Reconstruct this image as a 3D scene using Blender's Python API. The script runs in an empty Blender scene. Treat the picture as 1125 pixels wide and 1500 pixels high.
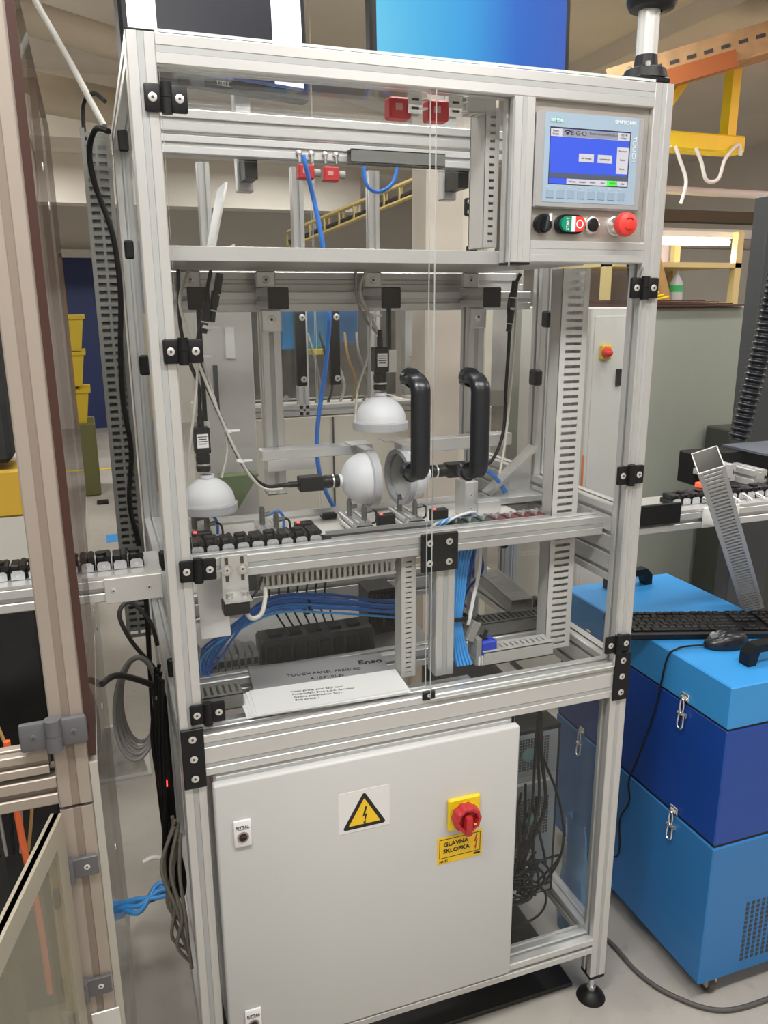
import bpy, bmesh, math, random
from mathutils import Vector, Matrix, Euler
random.seed(7)
S = bpy.context.scene
COL = S.collection
V = Vector

# ------------------------------------------------------------------ camera, world, exposure, large lights
CAM_LOC = V((-0.0804, -1.2736, 1.5985)); YAW, PITCH, ROLL = 0.3422, 0.2571, -0.0055
def make_camera():
    cd = bpy.data.cameras.new('camera'); co = bpy.data.objects.new('camera', cd); COL.objects.link(co)
    cy, sy, cp, sp = math.cos(YAW), math.sin(YAW), math.cos(PITCH), math.sin(PITCH)
    fw = V((sy*cp, cy*cp, -sp)); r = V((cy, -sy, 0)); u = r.cross(fw)
    r2 = r*math.cos(ROLL) + u*math.sin(ROLL); u2 = u*math.cos(ROLL) - r*math.sin(ROLL)
    m = Matrix((r2, u2, -fw)).transposed().to_4x4(); m.translation = CAM_LOC
    co.matrix_world = m
    cd.sensor_fit = 'VERTICAL'; cd.sensor_height = 36.0; cd.lens = 36.0*1172/1500
    cd.clip_start = 0.02; cd.clip_end = 100
    S.camera = co
make_camera()
w = bpy.data.worlds.new('world'); S.world = w; w.use_nodes = True
w.node_tree.nodes['Background'].inputs[0].default_value = (0.9, 0.95, 1, 1)
w.node_tree.nodes['Background'].inputs[1].default_value = 0.3
S.view_settings.view_transform = 'Standard'; S.view_settings.look = 'None'
S.view_settings.gamma = 1.0; S.view_settings.use_curve_mapping = False
S.view_settings.exposure = -0.3
CEIL = 3.0
# (x, y, power, tube length): fluorescent ceiling fixtures of the hall
LAMPS = [(-0.45, -0.95, 50), (1.0, -1.05, 30), (-0.5, -2.4, 14), (1.5, -2.6, 14), (3.2, -0.6, 18),
         (0.5, 0.45, 24), (2.0, 0.5, 18), (-1.6, 1.0, 16), (-1.2, 3.4, 40), (1.5, 1.95, 34), (4.9, 1.0, 26), (-1.0, 6.6, 60), (1.8, 6.6, 50)]

# ------------------------------------------------------------------ materials
MATS = {}
def mat(name, col, rough=0.5, metal=0.0, bump=0.0, bscale=200, vary=0.0, vscale=6, emit=0, spec=0.5, coat=0, alpha=None, stretch=None):
    if name in MATS: return MATS[name]
    m = bpy.data.materials.new(name); m.use_nodes = True; nt = m.node_tree; b = nt.nodes['Principled BSDF']
    b.inputs['Base Color'].default_value = (*col, 1); b.inputs['Roughness'].default_value = rough
    b.inputs['Metallic'].default_value = metal; b.inputs['Specular IOR Level'].default_value = spec
    b.inputs['Coat Weight'].default_value = coat
    if emit:
        b.inputs['Emission Color'].default_value = (*col, 1); b.inputs['Emission Strength'].default_value = emit
    if vary or bump:
        tc = nt.nodes.new('ShaderNodeTexCoord'); mp = nt.nodes.new('ShaderNodeMapping')
        nt.links.new(tc.outputs['Object'], mp.inputs[0])
        if stretch: mp.inputs['Scale'].default_value = stretch
    if vary:
        n = nt.nodes.new('ShaderNodeTexNoise'); n.inputs['Scale'].default_value = vscale; n.inputs['Detail'].default_value = 6
        nt.links.new(mp.outputs[0], n.inputs['Vector'])
        r = nt.nodes.new('ShaderNodeValToRGB')
        r.color_ramp.elements[0].position = 0.3; r.color_ramp.elements[1].position = 0.7
        r.color_ramp.elements[0].color = (*[c*(1-vary) for c in col], 1); r.color_ramp.elements[1].color = (*[min(1, c*(1+vary)) for c in col], 1)
        nt.links.new(n.outputs['Fac'], r.inputs[0]); nt.links.new(r.outputs[0], b.inputs['Base Color'])
    if bump:
        n2 = nt.nodes.new('ShaderNodeTexNoise'); n2.inputs['Scale'].default_value = bscale
        nt.links.new(mp.outputs[0], n2.inputs['Vector'])
        bp = nt.nodes.new('ShaderNodeBump'); bp.inputs['Strength'].default_value = bump; bp.inputs['Distance'].default_value = 0.002
        nt.links.new(n2.outputs['Fac'], bp.inputs['Height']); nt.links.new(bp.outputs[0], b.inputs['Normal'])
    MATS[name] = m; return m
def clear(name, tint=(0.96, 0.97, 0.97), refl=0.55, rough=0.02, haze=0.0, hazecol=(0.8, 0.8, 0.8)):
    m = bpy.data.materials.new(name); m.use_nodes = True; nt = m.node_tree; nt.nodes.clear()
    o = nt.nodes.new('ShaderNodeOutputMaterial'); t = nt.nodes.new('ShaderNodeBsdfTransparent'); g = nt.nodes.new('ShaderNodeBsdfGlossy')
    t.inputs[0].default_value = (*tint, 1); g.inputs['Roughness'].default_value = rough
    f = nt.nodes.new('ShaderNodeLayerWeight'); f.inputs[0].default_value = 0.5
    pw = nt.nodes.new('ShaderNodeMath'); pw.operation = 'POWER'; pw.inputs[1].default_value = 5; nt.links.new(f.outputs['Facing'], pw.inputs[0])
    ad = nt.nodes.new('ShaderNodeMath'); ad.operation = 'MULTIPLY_ADD'; ad.inputs[1].default_value = 0.96; ad.inputs[2].default_value = 0.04; nt.links.new(pw.outputs[0], ad.inputs[0])
    mu = nt.nodes.new('ShaderNodeMath'); mu.operation = 'MULTIPLY'; mu.inputs[1].default_value = refl
    mx = nt.nodes.new('ShaderNodeMixShader'); nt.links.new(ad.outputs[0], mu.inputs[0]); nt.links.new(mu.outputs[0], mx.inputs[0])
    nt.links.new(g.outputs[0], mx.inputs[2])
    if haze:
        d = nt.nodes.new('ShaderNodeBsdfDiffuse'); d.inputs[0].default_value = (*hazecol, 1)
        mh = nt.nodes.new('ShaderNodeMixShader'); mh.inputs[0].default_value = haze
        nt.links.new(t.outputs[0], mh.inputs[1]); nt.links.new(d.outputs[0], mh.inputs[2]); nt.links.new(mh.outputs[0], mx.inputs[1])
    else: nt.links.new(t.outputs[0], mx.inputs[1])
    nt.links.new(mx.outputs[0], o.inputs[0]); MATS[name] = m; return m
ALU = mat('anodised aluminium', (0.66, 0.66, 0.655), 0.32, 0.5, bump=0.06, bscale=90, vary=0.02, vscale=4)
ALU2 = mat('machined aluminium', (0.70, 0.70, 0.69), 0.3, 0.6, vary=0.04, vscale=14)
ALUB = mat('aged bronze tinted profile', (0.38, 0.325, 0.28), 0.4, 0.25, vary=0.05, vscale=5)
STRIP = mat('grey slot strip', (0.42, 0.43, 0.43), 0.55)
STRIPB = mat('bronze slot strip', (0.24, 0.19, 0.155), 0.5)
BLACK = mat('black plastic', (0.008, 0.008, 0.009), 0.45, bump=0.05, bscale=500, spec=0.35)
BLACKS = mat('black satin plastic', (0.014, 0.016, 0.02), 0.28)
CABLEK = mat('black cable', (0.006, 0.006, 0.006), 0.5, spec=0.3)
CABLEG = mat('grey cable', (0.30, 0.29, 0.28), 0.5)
CABLEW = mat('pale cable', (0.62, 0.60, 0.54), 0.5)
CABLEWW = mat('white cable', (0.82, 0.82, 0.8), 0.45)
HOSEB = mat('blue pneumatic hose', (0.03, 0.20, 0.72), 0.32)
HOSEL = mat('light blue pneumatic hose', (0.06, 0.36, 0.85), 0.3)
DUCT = mat('grey trunking plastic', (0.50, 0.49, 0.47), 0.5)
DUCTD = mat('darker grey trunking plastic', (0.17, 0.17, 0.155), 0.55)
STEEL = mat('bright zinc steel', (0.78, 0.77, 0.75), 0.25, 0.85)
SCREW = mat('screw steel', (0.80, 0.79, 0.77), 0.3, 0.7)
SOCK = mat('screw socket', (0.05, 0.05, 0.05), 0.5)
CABW = mat('cabinet light grey paint', (0.60, 0.605, 0.60), 0.42, bump=0.12, bscale=900, vary=0.012, vscale=2)
WHITE = mat('white plastic', (0.86, 0.86, 0.87), 0.4)
DOME = mat('dome light white', (0.74, 0.75, 0.79), 0.5)
DOMEI = mat('dome inner grey', (0.50, 0.50, 0.48), 0.6)
RIMG = mat('dome rim grey', (0.48, 0.49, 0.52), 0.45)
RED = mat('red plastic', (0.50, 0.025, 0.03), 0.38)
REDE = mat('bright red plastic', (0.80, 0.05, 0.04), 0.4)
YEL = mat('yellow plastic', (0.88, 0.62, 0.01), 0.42)
YELP = mat('yellow paint', (0.86, 0.66, 0.02), 0.4, vary=0.06)
GREEN = mat('green plastic', (0.0, 0.26, 0.15), 0.4)
INK = mat('black print', (0.012, 0.012, 0.012), 0.6)
PAPER = mat('white paper', (0.88, 0.88, 0.87), 0.7)
STICK = mat('sticker white', (0.78, 0.77, 0.77), 0.5)
STY = mat('sticker yellow', (0.90, 0.58, 0.02), 0.45)
BLUEL = mat('light blue powder coat', (0.045, 0.31, 0.72), 0.36, bump=0.05, bscale=700)
BLUED = mat('dark blue powder coat', (0.01, 0.065, 0.36), 0.33, bump=0.05, bscale=700)
BLUEM = mat('mid blue powder coat', (0.03, 0.20, 0.52), 0.36, bump=0.05, bscale=700)
STAIN = mat('brushed stainless plate', (0.50, 0.47, 0.43), 0.35, 0.6, vary=0.05, vscale=30, stretch=(1, 1, 12))
CREAM = mat('cream panel', (0.74, 0.70, 0.60), 0.5, vary=0.02)
OFFW = mat('off white panel', (0.72, 0.71, 0.68), 0.5, vary=0.02)
PINKW = mat('pale warm column', (0.66, 0.58, 0.50), 0.6, vary=0.03)
GRYG = mat('grey green sheet metal', (0.33, 0.35, 0.30), 0.45, vary=0.03)
DARKM = mat('dark machine grey', (0.06, 0.065, 0.07), 0.45)
DARKI = mat('dark interior', (0.025, 0.025, 0.025), 0.7, vary=0.3, vscale=10)
ORNG = mat('orange painted steel', (0.50, 0.31, 0.15), 0.55, vary=0.18, vscale=14)
BROWN = mat('brown fabric duct', (0.42, 0.25, 0.09), 0.7, vary=0.1)
REDBR = mat('dark red brown edge', (0.055, 0.022, 0.016), 0.4)
GREYBOX = mat('grey print sheet', (0.32, 0.32, 0.33), 0.6)
PCG = mat('computer back grey', (0.30, 0.35, 0.38), 0.4, 0.4)
GLASS = clear('clear acrylic', tint=(0.965, 0.97, 0.97), refl=0.6)
GEDGE = mat('acrylic edge', (0.66, 0.70, 0.69), 0.3)
GTINT = clear('brown tinted acrylic', tint=(0.62, 0.50, 0.42), refl=0.5)
GHAZE = clear('scuffed acrylic', tint=(0.86, 0.84, 0.76), refl=0.5, haze=0.22, hazecol=(0.55, 0.52, 0.42))
BAG = clear('blue plastic film', tint=(0.55, 0.75, 0.95), refl=0.7, haze=0.45, hazecol=(0.25, 0.5, 0.8))

def floor_mat():
    m = bpy.data.materials.new('worn concrete floor'); m.use_nodes = True; nt = m.node_tree; b = nt.nodes['Principled BSDF']
    tc = nt.nodes.new('ShaderNodeTexCoord')
    n = nt.nodes.new('ShaderNodeTexNoise'); n.inputs['Scale'].default_value = 2.2; n.inputs['Detail'].default_value = 9; n.inputs['Roughness'].default_value = 0.6
    r = nt.nodes.new('ShaderNodeValToRGB'); r.color_ramp.elements[0].position = 0.3; r.color_ramp.elements[1].position = 0.7
    r.color_ramp.elements[0].color = (0.37, 0.345, 0.31, 1); r.color_ramp.elements[1].color = (0.50, 0.47, 0.43, 1)
    n2 = nt.nodes.new('ShaderNodeTexNoise'); n2.inputs['Scale'].default_value = 22; n2.inputs['Detail'].default_value = 4
    r2 = nt.nodes.new('ShaderNodeValToRGB'); r2.color_ramp.elements[0].position = 0.62; r2.color_ramp.elements[1].position = 0.78
    r2.color_ramp.elements[0].color = (0, 0, 0, 1); r2.color_ramp.elements[1].color = (0.35, 0.35, 0.35, 1)
    mx = nt.nodes.new('ShaderNodeMix'); mx.data_type = 'RGBA'; mx.inputs['B'].default_value = (0.20, 0.17, 0.13, 1)
    for a in (n, n2): nt.links.new(tc.outputs['Object'], a.inputs['Vector'])
    nt.links.new(n.outputs['Fac'], r.inputs[0]); nt.links.new(n2.outputs['Fac'], r2.inputs[0])
    nt.links.new(r.outputs[0], mx.inputs['A']); nt.links.new(r2.outputs[0], mx.inputs['Factor'])
    nt.links.new(mx.outputs['Result'], b.inputs['Base Color']); b.inputs['Roughness'].default_value = 0.42
    return m

# ------------------------------------------------------------------ geometry helpers
def frame_of(d):
    d = V(d).normalized(); a = V((0, 0, 1)) if abs(d.z) < 0.9 else V((1, 0, 0))
    x = a.cross(d).normalized(); return x, d.cross(x), d
def catmull(pts, k=6):
    P = [V(p) for p in pts]
    if len(P) < 3: return P
    out = []
    for i in range(len(P)-1):
        p0 = P[max(i-1, 0)]; p1 = P[i]; p2 = P[i+1]; p3 = P[min(i+2, len(P)-1)]
        for j in range(k):
            t = j/k
            out.append(0.5*((2*p1)+(p2-p0)*t+(2*p0-5*p1+4*p2-p3)*t*t+(3*p1-p0-3*p2+p3)*t*t*t))
    out.append(P[-1]); return out
class G:
    def __init__(s): s.v = []; s.f = []; s.m = []
    def add(s, v, f, mi=0):
        o = len(s.v); s.v += [tuple(a) for a in v]; s.f += [tuple(i+o for i in q) for q in f]; s.m += [mi]*len(f); return s
    def box(s, a, b, mi=0, bev=0, rot=None, seg=1):
        a, b = V(a), V(b); c = (a+b)/2; h = (b-a)/2
        vs = [V((x*h.x, y*h.y, z*h.z)) for z in (-1, 1) for y in (-1, 1) for x in (-1, 1)]
        fs = [(0, 2, 3, 1), (4, 5, 7, 6), (0, 1, 5, 4), (2, 6, 7, 3), (0, 4, 6, 2), (1, 3, 7, 5)]
        if bev:
            bm = bmesh.new(); bv = [bm.verts.new(x) for x in vs]
            for q in fs: bm.faces.new([bv[i] for i in q])
            bmesh.ops.bevel(bm, geom=bm.edges[:], offset=bev, segments=seg, profile=0.5, affect='EDGES', clamp_overlap=True)
            bm.verts.index_update(); vs = [x.co.copy() for x in bm.verts]; fs = [tuple(x.index for x in q.verts) for q in bm.faces]; bm.free()
        if rot is not None:
            R = rot if isinstance(rot, Matrix) else Euler(rot).to_matrix(); vs = [R @ x for x in vs]
        return s.add([x+c for x in vs], fs, mi)
    def cyl(s, p0, p1, r, n=16, r1=None, mi=0, cap=True):
        p0, p1 = V(p0), V(p1); x, y, d = frame_of(p1-p0); r1 = r if r1 is None else r1
        vs = []
        for p, q in ((p0, r), (p1, r1)):
            vs += [p+(x*math.cos(2*math.pi*i/n)+y*math.sin(2*math.pi*i/n))*q for i in range(n)]
        fs = [(i, (i+1) % n, n+(i+1) % n, n+i) for i in range(n)]
        if cap: fs += [tuple(range(n-1, -1, -1)), tuple(range(n, 2*n))]
        return s.add(vs, fs, mi)
    def tube(s, pts, r, n=7, mi=0, k=6, flat=None):
        P = catmull(pts, k) if len(pts) > 2 else [V(p) for p in pts]
        vs = []; up = None
        for i, p in enumerate(P):
            d = (P[min(i+1, len(P)-1)]-P[max(i-1, 0)])
            if d.length < 1e-9: d = V((0, 0, 1))
            d.normalize()
            if up is None: x, y, _ = frame_of(d)
            else:
                x = (up-d*up.dot(d)); x = x.normalized() if x.length > 1e-6 else frame_of(d)[0]; y = d.cross(x)
            up = x
            rr = r(i/(len(P)-1)) if callable(r) else r
            for j in range(n):
                a = 2*math.pi*j/n
                vs.append(p+x*math.cos(a)*rr+y*math.sin(a)*rr*(flat or 1))
        fs = [(i*n+j, i*n+(j+1) % n, (i+1)*n+(j+1) % n, (i+1)*n+j) for i in range(len(P)-1) for j in range(n)]
        fs += [tuple(range(n-1, -1, -1)), tuple((len(P)-1)*n+j for j in range(n))]
        return s.add(vs, fs, mi)
    def lathe(s, prof, c, axis=(0, 0, 1), n=32, mi=0):
        c = V(c); x, y, d = frame_of(axis); vs = []
        for r, h in prof:
            vs += [c+d*h+(x*math.cos(2*math.pi*i/n)+y*math.sin(2*math.pi*i/n))*max(r, 1e-5) for i in range(n)]
        fs = [(k*n+i, k*n+(i+1) % n, (k+1)*n+(i+1) % n, (k+1)*n+i) for k in range(len(prof)-1) for i in range(n)]
        return s.add(vs, fs, mi)
    def prism(s, poly, o, U, W, N, mi=0, mside=None):
        o, U, W, N = V(o), V(U), V(W), V(N); n = len(poly)
        a = [o+U*p[0]+W*p[1] for p in poly]; b = [p+N for p in a]
        k = len(s.f)
        s.add(a+b, [tuple(range(n-1, -1, -1)), tuple(range(n, 2*n))]+[(i, (i+1) % n, n+(i+1) % n, n+i) for i in range(n)], mi)
        if mside is not None:
            for q in range(k+2, len(s.f)): s.m[q] = mside
        return s
    def build(s, name, mats, parent=None, smooth=35, **props):
        if not isinstance(mats, (list, tuple)): mats = [mats]
        xs = list(zip(*s.v)); off = V(((min(xs[0])+max(xs[0]))/2, (min(xs[1])+max(xs[1]))/2, min(xs[2])))
        me = bpy.data.meshes.new(name); me.from_pydata([tuple(V(p)-off) for p in s.v], [], s.f)
        for m in mats: me.materials.append(m)
        if len(mats) > 1: me.polygons.foreach_set('material_index', s.m)
        bm = bmesh.new(); bm.from_mesh(me); bmesh.ops.recalc_face_normals(bm, faces=bm.faces[:]); bm.to_mesh(me); bm.free()
        if smooth:
            me.polygons.foreach_set('use_smooth', [True]*len(me.polygons)); me.set_sharp_from_angle(angle=math.radians(smooth))
        o = bpy.data.objects.new(name, me); COL.objects.link(o)
        o['off'] = tuple(off)
        place(o, off, parent)
        for k, v in props.items(): o[k] = v
        return o
def place(o, off, parent):
    if parent is not None:
        o.parent = parent; o.location = V(off)-V(parent['off'])
    else: o.location = off
def thing(name, label, cat, loc, group=None):
    o = bpy.data.objects.new(name, None); COL.objects.link(o); o.empty_display_size = 0.02
    o.location = loc; o['off'] = tuple(loc); o['label'] = label; o['category'] = cat
    if group: o['group'] = group
    return o
def tag(o, label, cat, group=None):
    o['label'] = label; o['category'] = cat
    if group: o['group'] = group
    return o
def copy_to(o, delta, parent=None, rotz=None, label=None):
    """copy an object and its parts, moved by delta"""
    c = o.copy(); COL.objects.link(c); d = V(delta); off = V(o['off'])+d; c['off'] = tuple(off)
    c.parent = parent; c.location = off-(V(parent['off']) if parent is not None else V((0, 0, 0)))
    if label: c['label'] = label
    for ch in o.children: copy_to(ch, delta, c)
    return c
def struct(o): o['kind'] = 'structure'; return o
def text(body, o, U, W, size, m, parent, name='lettering', depth=0.0004, align='CENTER', xs=1.0, bold=0.0):
    cu = bpy.data.curves.new(name, 'FONT'); cu.body = body; cu.size = size; cu.align_x = align; cu.align_y = 'CENTER'
    cu.extrude = depth; cu.offset = bold; cu.resolution_u = 3
    t = bpy.data.objects.new('tmp', cu); COL.objects.link(t); dg = bpy.context.evaluated_depsgraph_get()
    me = bpy.data.meshes.new_from_object(t.evaluated_get(dg)); bpy.data.objects.remove(t); bpy.data.curves.remove(cu)
    U, W, o = V(U).normalized(), V(W).normalized(), V(o); N = U.cross(W)
    me.transform(Matrix((U*xs, W, N)).transposed().to_4x4())
    me.materials.clear(); me.materials.append(m); me.name = name
    ob = bpy.data.objects.new(name, me); COL.objects.link(ob); ob['off'] = tuple(o); place(ob, o, parent); return ob
X, Y, Z = V((1, 0, 0)), V((0, 1, 0)), V((0, 0, 1))

# aluminium slot profile -------------------------------------------------------
def section(w, h, p=0.04, slot=0.0082, deep=0.0095, r=0.0018):
    pts = []
    def side(a, b, n):
        a, b = V(a), V(b); d = (b-a).normalized(); nrm = V((-d.y, d.x)); L = (b-a).length; m = max(1, round(L/p))
        pts.append(a+d*r)
        for i in range(m):
            c = a+d*(L*(i+0.5)/m)
            lip = 0.0035
            pts.extend([c-d*(slot/2+0.0012), c-d*slot/2+nrm*0.0012, c-d*slot/2+nrm*lip, c-d*slot*0.9+nrm*lip, c-d*slot*0.9+nrm*deep*0.8,
                        c+d*slot*0.9+nrm*deep*0.8, c+d*slot*0.9+nrm*lip, c+d*slot/2+nrm*lip, c+d*slot/2+nrm*0.0012, c+d*(slot/2+0.0012)])
        pts.append(b-d*r)
    a = [V((0, 0)), V((w, 0)), V((w, h)), V((0, h))]
    for i in range(4): side(a[i], a[(i+1) % 4], 1)
    return [(q.x, q.y) for q in pts]
SEC = {}
def prof(name, a, b, axis, parent, m=ALU, strips=(), p=0.04):
    """slot profile filling the box a..b, extruded along axis; strips: face letters whose slots carry a grey cover strip"""
    a, b = V(a), V(b); k = 'xyz'.index(axis); i, j = (k+1) % 3, (k+2) % 3
    d = b-a; key = (round(d[i], 4), round(d[j], 4), p)
    if key not in SEC: SEC[key] = section(d[i], d[j], p, slot=0.0082*p/0.04, deep=0.0095*p/0.04, r=0.0018*p/0.04)
    E = [X, Y, Z]
    o = G().prism(SEC[key], a, E[i], E[j], E[k]*d[k]).build(name, m, parent, smooth=20)
    sw = 0.0041*p/0.04
    for f in strips:
        fk = 'xyz'.index(f[1]); ok = i if fk == j else j
        n = max(1, round(d[ok]/p))
        for q in range(n):
            lo = V(a); hi = V(b); c = a[ok]+d[ok]*(q+0.5)/n
            lo[ok] = c-sw; hi[ok] = c+sw
            if f[0] == '-': lo[fk] = a[fk]+0.0008; hi[fk] = a[fk]+0.0030
            else: lo[fk] = b[fk]-0.0030; hi[fk] = b[fk]-0.0008
            G().box(lo, hi).build('slot_strip', STRIP if m is ALU else STRIPB, o)
    return o
def screw(c, n, r, parent, m=SCREW, name='screw'):
    c, n = V(c), V(n).normalized()
    s = G(); s.lathe([(0, r*0.16), (r*0.72, r*0.16), (r*0.98, r*0.05), (r, 0), (r*0.98, -r*0.15)], c, n, 16)
    x, y, d = frame_of(n); s.cyl(c+n*r*0.12, c+n*r*0.19, r*0.36, 6, mi=1)
    return s.build(name, [m, SOCK], parent)
def panel(name, poly, y0, t, parent, m=GLASS):
    """clear sheet in an xz plane with pale cut edges"""
    return G().prism(poly, (0, y0, 0), X, Z, Y*t, 0, 1).build(name, [m, GEDGE], parent, smooth=0)

# ------------------------------------------------------------------ the hall
struct(G().box((-4.5, -4, -0.1), (6, 10, 0)).build('floor', floor_mat(), smooth=0))
CEILM = mat('beige concrete ceiling', (0.72, 0.67, 0.60), 0.85, bump=0.2, bscale=30, vary=0.06, vscale=1.2)
WALLM = mat('hall wall paint', (0.68, 0.65, 0.60), 0.8, vary=0.05, vscale=1.5)
struct(G().box((-4.5, -4, CEIL), (6, 10, CEIL+0.1)).build('ceiling', CEILM, smooth=0))
struct(G().box((-4.5, 10, 0), (6, 10.1, CEIL)).build('wall_back', WALLM, smooth=0))
struct(G().box((-4.6, -4, 0), (-4.5, 10, CEIL)).build('wall_left', WALLM, smooth=0))
struct(G().box((6, -4, 0), (6.1, 10, CEIL)).build('wall_right', WALLM, smooth=0))
struct(G().box((-4.5, -4.1, 0), (6, -4, CEIL)).build('wall_front', WALLM, smooth=0))
struct(G().box((-4.5, 4.6, 2.62), (2.83, 5.0, CEIL)).build('trim_1', CEILM, smooth=0))
struct(G().box((2.83, -0.5, 2.90), (3.25, 10, CEIL)).build('trim_2', CEILM, smooth=0))
struct(G().box((-4.5, 7.6, 2.55), (2.83, 7.9, CEIL)).build('trim_3', CEILM, smooth=0))
LAMPW = mat('fixture white', (0.8, 0.8, 0.78), 0.5)
TUBEM = mat('lit fluorescent tube', (1.0, 0.97, 0.92), 0.5, emit=6)
def fixture(x, y, pw):
    z = CEIL-0.10
    t = thing('ceiling_lamp', 'white fluorescent ceiling lamp hanging under the beige hall ceiling', 'ceiling lamp', (x, y, z), 'fluorescent lamps of the hall ceiling')
    G().box((x-0.62, y-0.09, z+0.03), (x+0.62, y+0.09, z+0.10), bev=0.006).build('housing', LAMPW, t)
    for s in (-0.05, 0.05): G().cyl((x-0.6, y+s, z+0.012), (x+0.6, y+s, z+0.012), 0.013, 10).build('tube', TUBEM, t)
    l = bpy.data.lights.new('lamp_light', 'AREA'); l.shape = 'RECTANGLE'; l.size = 1.2; l.size_y = 0.2; l.energy = pw; l.color = (1.0, 0.985, 0.95)
    lo = bpy.data.objects.new('lamp_light', l); COL.objects.link(lo); lo['off'] = (x, y, z-0.01); place(lo, (x, y, z-0.01), t)
for a in LAMPS: fixture(*a)

# ------------------------------------------------------------------ the inspection machine: frame
W, R0, H, D = 0.915, 0.875, 1.9615, 0.70
MF = thing('inspection_machine', 'tall aluminium profile inspection machine with clear doors and black hinges', 'machine', (W/2, 0.37, 0))
def foot(x, y, parent):
    f = G(); f.lathe([(0, 0.022), (0.012, 0.022), (0.016, 0.02), (0.030, 0.008), (0.034, 0.0), (0, 0.0)], (x, y, 0), Z, 24)
    o = f.build('levelling_foot', BLACK, parent)
    G().cyl((x, y, 0.02), (x, y, 0.07), 0.006, 12).cyl((x, y, 0.022), (x, y, 0.032), 0.010, 6).build('spindle', STEEL, o)
    G().box((x-0.02, y-0.02, 0.068), (x+0.02, y+0.02, 0.078), bev=0.002).build('end_cap', BLACK, o)
ZB = 0.078
for x, y, st in ((0, 0, ('-y',)), (R0, 0, ('-y',)), (0, D, ()), (R0, D, ())):
    prof('post', (x, y, ZB), (x+0.04, y+0.04, H), 'z', MF, strips=st); foot(x+0.02, y+0.02, MF)
G().box((0, 0, H), (0.04, 0.04, H+0.003), bev=0.001).build('end_cap', BLACK, MF)
# top ring
prof('crossbeam', (0.04, 0, H-0.04), (R0, 0.04, H), 'x', MF, strips=('-y',))
prof('crossbeam', (0.04, D, H-0.04), (R0, D+0.04, H), 'x', MF)
prof('crossbeam', (0.04, 0.45, H-0.04), (R0, 0.49, H), 'x', MF)
for x in (0, R0): prof('side_beam', (x, 0.04, H-0.04), (x+0.04, D, H), 'y', MF)
# double beams under the doors
ZD = 0.874
prof('double_beam', (0.04, 0, ZD-0.08), (R0, 0.04, ZD), 'x', MF, strips=('-y',))
prof('double_beam', (0.04, D, ZD-0.08), (R0, D+0.04, ZD), 'x', MF)
for x in (0, R0): prof('side_beam', (x, 0.04, ZD-0.08), (x+0.04, D, ZD), 'y', MF)
prof('crossbeam', (0.04, 0.20, ZD-0.04), (R0, 0.24, ZD), 'x', MF)
# work-height rails
ZM = 1.171
prof('work_rail', (0.04, 0.068, ZM-0.04), (R0, 0.108, ZM), 'x', MF, strips=('-y',))
prof('work_rail', (0.04, 0.37, ZM-0.06), (R0, 0.41, ZM-0.02), 'x', MF)
prof('side_rail', (R0, 0.04, 1.04), (W, D, 1.20), 'y', MF)
prof('side_rail', (0, 0.04, 1.05), (0.04, D, 1.09), 'y', MF)
# intermediate posts
prof('post', (R0, 0.35, 1.20), (W, 0.39, H-0.04), 'z', MF)
prof('post', (R0, 0.48, ZD), (W, 0.52, 1.04), 'z', MF)
prof('post', (0.505, 0.07, ZD), (0.545, 0.11, ZM-0.04), 'z', MF, strips=('-y', '-x'))
# bottom ring
prof('bottom_beam', (0.04, 0, 0.145), (R0, 0.04, 0.185), 'x', MF)
prof('bottom_beam', (0.04, D, 0.145), (R0, D+0.04, 0.185), 'x', MF)
for x in (0, R0): prof('side_beam', (x, 0.04, 0.145), (x+0.04, D, 0.185), 'y', MF)
prof('bottom_beam', (0.04, 0.30, 0.145), (R0, 0.34, 0.185), 'x', MF)
prof('bottom_rail', (0.662, 0.045, 0.152), (R0, 0.065, 0.172), 'x', MF, p=0.02)
# control panel surround
HX0, HX1, HZ = 0.603, 0.643, 1.663
prof('panel_post', (HX0, 0, HZ), (HX1, 0.04, H-0.04), 'z', MF, strips=('-y',))
G().box((HX0, 0, HZ-0.004), (HX1, 0.04, HZ), bev=0.001).build('end_cap', BLACK, MF)
prof('panel_beam', (HX1, 0, HZ), (R0, 0.04, HZ+0.036), 'x', MF, strips=('-y',))
# clear doors and side, rear, roof sheets
def screwplate(x0, x1, z0, z1, n, name='corner_plate', y=-0.006):
    o = G().box((x0, y, z0), (x1, y+0.006, z1), bev=0.0012).build(name, BLACK, MF)
    for i in range(n): screw(((x0+x1)/2, y, z0+(z1-z0)*(i+0.5)/n), (0, -1, 0), 0.0068, o)
    return o
def hinge(cx, z, parent, y=0.0, s=1.0, hh=0.037, m=BLACK, wide=0.0595):
    h = hh/2*s; w2 = wide/2*s
    o = G(); o.box((cx-w2, y-0.008*s, z-h), (cx-0.006*s, y, z+h), bev=0.003*s, seg=2); o.box((cx+0.006*s, y-0.008*s, z-h), (cx+w2, y, z+h), bev=0.003*s, seg=2)
    ob = o.build('hinge', m, parent)
    G().cyl((cx, y-0.007*s, z-h-0.002), (cx, y-0.007*s, z), 0.0078*s, 16).cyl((cx, y-0.007*s, z+0.0005), (cx, y-0.007*s, z+h+0.002), 0.0078*s, 16).build('knuckle', m, ob)
    for d in (-0.0185*s, 0.0185*s): screw((cx+d, y-0.008*s, z), (0, -1, 0), 0.0062 if m is BLACK else 0.0045, ob, SCREW if m is BLACK else m)
    return ob
for z in (1.877, 1.527, 1.176, 0.918): hinge(0.049, z, MF)
for z in (1.620, 1.271, 0.917): hinge(0.879, z, MF)
screwplate(0.001, 0.0395, 0.778, 0.892, 3); screwplate(R0+0.001, W-0.001, 0.788, 0.896, 3)
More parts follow.
